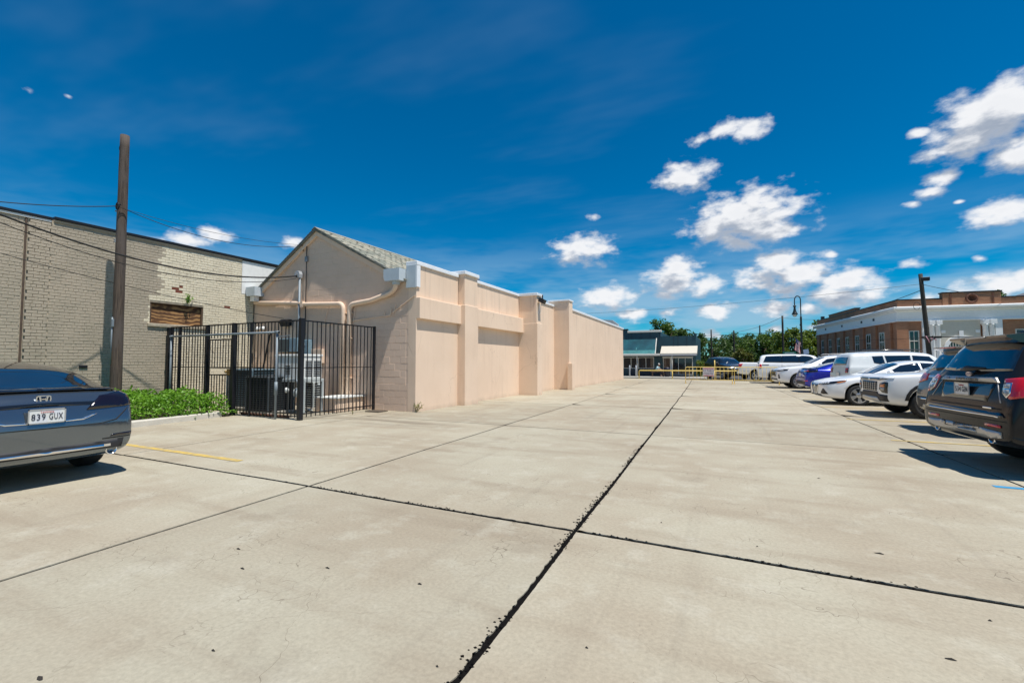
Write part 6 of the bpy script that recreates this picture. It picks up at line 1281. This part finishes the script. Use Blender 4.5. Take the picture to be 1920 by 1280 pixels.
MB().prism([(ax_ + r0 * math.cos(math.pi * q / 20), az_ + r0 * math.sin(math.pi * q / 20)) for q in range(21)] + [(ax_ - r0, -.2), (ax_ + r0, -.2)], -.05, -.021).build('arch_window', SHOPG, cv, False, True)
for q in range(9): x = ax_ - r0 + 2 * r0 * (q + 1) / 10; zt_ = az_ + math.sqrt(max(0, r0 ** 2 - (x - ax_) ** 2)); BX('window_bar', x - .02, x + .02, -.085, -.051, .2, zt_, CREAM)
BX('keystone', ax_ - .12, ax_ + .12, -.16, -.12, az_ + .80, az_ + 1.35, CWH)
for x in (ax_ - .98, ax_ + .98): BX('wall_ornament', x - .12, x + .12, -.06, -.021, 3.45, 3.65, CWH)
for x in (7.2, 9.6, 12.0): bay_window('F', x, .8, 1.0, 3.6)
BX('notice_box', -.2, -.1, 16.6, 17.2, 1.3, 2.2, GLBK)
for z in (1.5, 1.72, 1.94): BX('notice_sheet', -.215, -.2005, 16.7, 17.1, z, z + .14, CWH)
# house with slate roof behind
hs_ = empty('slate_roof_house', (27, 58, 0), 'grey slate hipped roof rising behind the red brick building', 'building')
MB().box(22, 41.5, 54, 66, 0, 6.09).build('wall', BRK, hs_)
sl_ = MB(); sl_.add([(21.5, 53.4, 6.1), (42, 53.4, 6.1), (42, 66.6, 6.1), (21.5, 66.6, 6.1), (30, 60.5, 9.6), (35, 60.5, 9.6)], [(0, 1, 5, 4), (1, 2, 5), (2, 3, 4, 5), (3, 0, 4), (3, 2, 1, 0)]); sl_.build('roof', mat('slate', (.13, .14, .15), .7, vary=.25, vscale=2, bump=.4, bscale=12), hs_)

# ================================================================== street lamp, poles, wires
DG = mat('dark_green_black', (.010, .016, .016), .4); lx, ly = 5.75, 44.9
lp = empty('street_lamp', (lx, ly, .1), 'dark shepherd crook street lamp with bell lantern and a small flag', 'street lamp')
MB().lathe([(.17, .1), (.17, .5), (.12, .6), (.085, .7), (.075, 5.2), (.09, 5.25), (.06, 5.3)], (lx, ly, 0), 14).build('post', DG, lp, True)
ck = [(lx, ly, 5.2), (lx, ly, 6.5)] + [(lx - .22 + .22 * math.cos(a), ly - .05, 6.65 + .40 * math.sin(a)) for a in [math.pi * q / 8 for q in range(9)]] + [(lx - .44, ly - .05, 6.25)]
MB().tube(ck, .04, 8).build('crook', DG, lp, True)
MB().lathe([(.10, 6.25), (.13, 6.18), (.07, 6.10), (.10, 5.85), (.13, 5.72), (.20, 5.58), (.24, 5.50), (.22, 5.48)], (lx - .44, ly - .05, 0), 16).build('lantern_hood', DG, lp, True)
MB().lathe([(.20, 5.49), (.16, 5.38), (.08, 5.30), (.01, 5.28)], (lx - .44, ly - .05, 0), 16).build('lantern_glass', mat('lamp_glass', (.55, .53, .48), .2), lp, True)
MB().box(lx - .12, lx + .02, ly - .16, ly - .06, 4.5, 4.66).build('junction_box', DG, lp)
MB().tube([(lx - .05, ly - .08, 2.75), (lx - .52, ly - .10, 3.55)], .014, 6).build('flagstaff', SILV, lp)
fg = empty('flag', (lx - .42, ly - .1, 2.2), 'small striped red and white flag hanging from the street lamp', 'flag')
FW = [mat('flag_red', (.45, .03, .04), .8), mat('flag_white', (.75, .72, .70), .8), mat('flag_blue', (.03, .05, .16), .8)]
f_ = MB(); nx, nz = 13, 10
def fp(i, j): t, s_ = i / nx, j / nz; return (lx - .48 + .42 * t * (1 - .25 * s_) + .05 * math.sin(5 * s_ + 3 * t), ly - .10 - .06 * math.sin(9 * t + 2 * s_), 3.50 - .75 * t * .62 - 1.0 * s_ + .1 * t * s_)
for i in range(nx):
    for j in range(nz): f_.add([fp(i, j), fp(i + 1, j), fp(i + 1, j + 1), fp(i, j + 1)], [(0, 1, 2, 3)], 2 if (i < 7 and j < 4) else i % 2)
f_.build('cloth', FW, fg, True, fix=False)
MB().add([(lx + .12, ly - .06, 2.1), (lx + .5, ly - .06, 2.15), (lx + .46, ly - .06, 2.55), (lx + .08, ly - .06, 2.5), (lx + .12, ly - .03, 2.1), (lx + .5, ly - .03, 2.15), (lx + .46, ly - .03, 2.55), (lx + .08, ly - .03, 2.5)], [(0, 1, 2, 3), (7, 6, 5, 4), (0, 4, 5, 1), (1, 5, 6, 2), (2, 6, 7, 3), (3, 7, 4, 0)]).build('banner', mat('pale_blue_banner', (.35, .45, .62), .7), lp)
MB().bar((lx, ly - .05, 2.32), (lx + .12, ly - .05, 2.32), .02, .02).build('banner_arm', DG, lp)
upx, upy = 12.45, 39.6
DWOOD = mat('dark_treated_wood', (.035, .032, .026), .85, vary=.35, vscale=4)
def wpole(name, x, y, h, r0_, label, lean=(0, 0)):
    e = empty(name, (x, y, 0), label, 'pole'); MB().tube([(x + lean[0] * q / 8, y + lean[1] * q / 8, h * q / 8) for q in range(9)], [r0_ * (1 - .03 * q) for q in range(9)], 12).build('shaft', DWOOD, e, True); return e
up_ = wpole('utility_pole', upx, upy, 7.45, .15, 'leaning timber utility pole in front of the civic building arch', (-.40, 0))
MB().bbox(upx - .42, upx + .06, upy - .14, upy + .1, 6.95, 7.2, .02).build('pole_box', DARKM, up_); MB().tube([(upx - .60, upy - .2, 5.9 + .22 * math.sin(a)) if 0 else (upx - .72 + .18 * math.cos(a), upy - .22, 5.25 + .25 * math.sin(a)) for a in [q * .5 for q in range(13)]], .015, 6).build('cable_loop', CAB, up_, True)
MB().bbox(upx - .52, upx + .5, upy - .25, upy - .15, 3.05, 3.2, .02).build('splice_case', CAB, up_)
sp_ = empty('splice_bundle', (upx, upy - .3, 2.7), 'tangle of pink and dark cable ties on the leaning pole', 'cable bundle')
for q in range(6): MB().tube([(upx - .45 + .12 * q, upy - .25, 3.1 + .12 * math.sin(q * 2)), (upx - .3 + .1 * q, upy - .3, 2.95 - .1 * math.cos(q)), (upx - .2 + .05 * q, upy - .25, 2.7 + .06 * q)], .03, 6).build('tie', (mat('tie_pink', (.45, .22, .26), .7) if q % 2 else CAB), sp_, True)
p2 = wpole('utility_pole', 5.05, 51.5, 6.0, .11, 'slim timber pole between the trees and the street lamp')
p3 = wpole('utility_pole', .95, 66, 5.6, .12, 'slim timber pole standing before the dark trees'); p4 = wpole('utility_pole', -1.6, 60, 5.4, .10, 'thin pole right of the teal shop'); p5 = wpole('utility_pole', 4.3, 72, 6.6, .11, 'thin pole in front of the tallest far tree')
ss_ = empty('street_sign', (5.35, 50.9, 0), 'green street name sign on a slim post behind the tall white SUV', 'sign'); MB().tube([(5.35, 50.9, 0), (5.35, 50.9, 2.5)], .03, 8).build('post', GALV, ss_); MB().box(4.95, 6.05, 50.86, 50.885, 2.2, 2.48).build('blade', mat('sign_green', (.02, .20, .12), .5), ss_); MB().box(5.1, 5.9, 50.853, 50.861, 2.30, 2.38).build('legend_strip', mat('sign_pale', (.55, .62, .58), .5), ss_)
def pt(u, v, Y): return atY(u, v, Y)
tp = Vector((upx - .36, upy, 6.75)); LWG = 'thin overhead wires across the lot'
wire(sag(tp, Vector((-34, 47, 7.2)), .75, 30), .010, 'long overhead wire from the leaning pole across behind the peach building')
wire(sag(tp + Vector((0, 0, -.4)), Vector((10.6, 47.5, 5.95)), .1, 10), .02, 'short drop wire from the leaning pole to the civic building parapet')
wire(sag(tp + Vector((.1, 0, -.05)), Vector((24, 47, 6.1)), .5, 14), .015, 'wire from the leaning pole over the civic building roof')
wire(sag(Vector((upx - .2, upy - .2, 3.15)), Vector((34, 36, 3.2)), .25, 14), .03, 'low thick cable running right from the leaning pole')
wire(sag(Vector((upx - .2, upy - .2, 3.12)), Vector((5.05, 51.4, 4.2)), .35, 14), .012, 'low thin wire between the leaning pole and the slim pole')
wire(sag(Vector((5.05, 51.5, 5.9)), Vector((.95, 66, 5.4)), .3, 12), .015, 'wire between the two slim timber poles'); wire(sag(Vector((5.05, 51.5, 4.4)), Vector((-22, 58, 4.9)), .3, 20), .02, 'low wire crossing in front of the far trees'); wire(sag(Vector((5.05, 51.5, 5.8)), Vector((10.2, 52, 5.5)), .12, 8), .012, 'wire from the slim pole to the civic building')

# ================================================================== trees
def tree(name, label, x, y, zc, rx, rz, trunk_r, m, n=4200, ls=.34, seed=1, clumps=46):
    rg = random.Random(seed); e = empty(name, (x, y, 0), label, 'tree', 'trees beyond the lot'); c = Vector((x, y, zc)); cl = []
    for q in range(clumps):
        d = Vector((rg.gauss(0, 1), rg.gauss(0, 1), rg.gauss(0, 1))).normalized(); rr_ = rg.uniform(.35, 1.0) ** .6
        cl.append((c + Vector((d.x * rx * rr_, d.y * rx * rr_, d.z * rz * rr_)), rg.uniform(.16, .30) * rx))
    tk = MB(); tk.tube([(x, y, 0), (x + .1, y, zc * .4), (x, y, zc)], [trunk_r, trunk_r * .8, trunk_r * .5], 8)
    for p_, r_ in cl[::4]: b_ = Vector((x, y, zc * rg.uniform(.45, .8))); tk.tube([b_, b_.lerp(p_, .5) + Vector((0, 0, .2)), p_], [trunk_r * .4, trunk_r * .25, trunk_r * .1], 5)
    tk.build('trunk', mat('bark', (.07, .05, .035), .9, vary=.3), e, True); lf = MB()
    for q in range(n):
        p_, r_ = cl[rg.randrange(len(cl))]; d = Vector((rg.gauss(0, 1), rg.gauss(0, 1), rg.gauss(0, .8))).normalized() * r_ * rg.random() ** .4
        leaf(lf, p_ + d, ls * rg.uniform(.6, 1.3), rg, .5, .6)
    lf.build('crown', m, e, fix=False); return e
TL = [leafmat('oak_leaves', (.065, .13, .016), (.13, .21, .03), .35), leafmat('light_leaves', (.11, .175, .016), (.19, .25, .03), .35), leafmat('dark_leaves', (.05, .10, .018), (.095, .165, .03), .35)]
def tree_px(u, vt, vb, wpx, Y, **k):
    top_, bot = atY(u, vt, Y), atY(u, vb, Y); d = px_dir(u, 640); Z = Y / (d.y / d.dot(px_dir(960, 640))); w = wpx * Z / FPX
    return dict(x=top_.x, y=Y, zc=(top_.z + bot.z) / 2, rx=w / 2, rz=(top_.z - bot.z) / 2)
tree('shade_tree', 'dark tree with ragged top showing above the teal shop', m=TL[0], trunk_r=.3, seed=2, **tree_px(1243, 600, 665, 74, 60)); tree('shade_tree', 'lower ragged tree crown right behind the teal shop roof', m=TL[2], trunk_r=.25, seed=3, n=3000, **tree_px(1288, 614, 668, 62, 59))
tree('shade_tree', 'dark rounded tree just right of the teal shop', m=TL[2], trunk_r=.3, seed=4, **tree_px(1335, 634, 695, 88, 72)); tree('shade_tree', 'broad green tree with the highest crown over the barricades', m=TL[0], trunk_r=.4, seed=5, n=5200, **tree_px(1428, 618, 690, 82, 70)); tree('shade_tree', 'spreading darker limb of trees between the two round crowns', m=TL[2], trunk_r=.3, seed=6, **tree_px(1382, 628, 668, 76, 78)); tree('shade_tree', 'light green loose tree behind the slim timber pole', m=TL[1], trunk_r=.3, seed=7, n=5200, **tree_px(1487, 612, 695, 74, 66)); tree('shade_tree', 'light green tree against the far end of the civic building', m=TL[1], trunk_r=.3, seed=8, **tree_px(1528, 608, 700, 66, 68))
tree('young_tree', 'small yellow green tree low between the darker trees', m=leafmat('yellow_leaves', (.12, .15, .02), (.17, .17, .03), .3), trunk_r=.12, seed=9, n=2200, ls=.25, **tree_px(1392, 652, 692, 34, 62)); tree('young_tree', 'small leafy shrub at the right corner of the teal shop', m=TL[1], trunk_r=.08, seed=10, n=1200, ls=.16, **tree_px(1312, 674, 704, 20, 47)); tree('shade_tree', 'tree crown just peeking over the raised brick parapet', m=TL[0], trunk_r=.3, seed=11, n=2500, **tree_px(1856, 546, 600, 44, 62))
# distant woods closing the view
rg = random.Random(5); fw_ = MB()
for q in range(16000):
    x = rg.uniform(-150, 170); y = 150 + rg.uniform(-6, 6); top_ = 4.0 + 1.6 * noise.noise((x * .045, 0, 0)) + 1.5 * noise.noise((x * .17, 3, 0)); leaf(fw_, Vector((x, y, rg.uniform(0, 1) ** .8 * top_)), rg.uniform(.8, 1.6), rg, .4, .7)
tag(fw_.build('distant_woods', TL[2], None, fix=False), 'distant dark green belt of woods along the horizon', 'woods', kind='stuff')
MB()
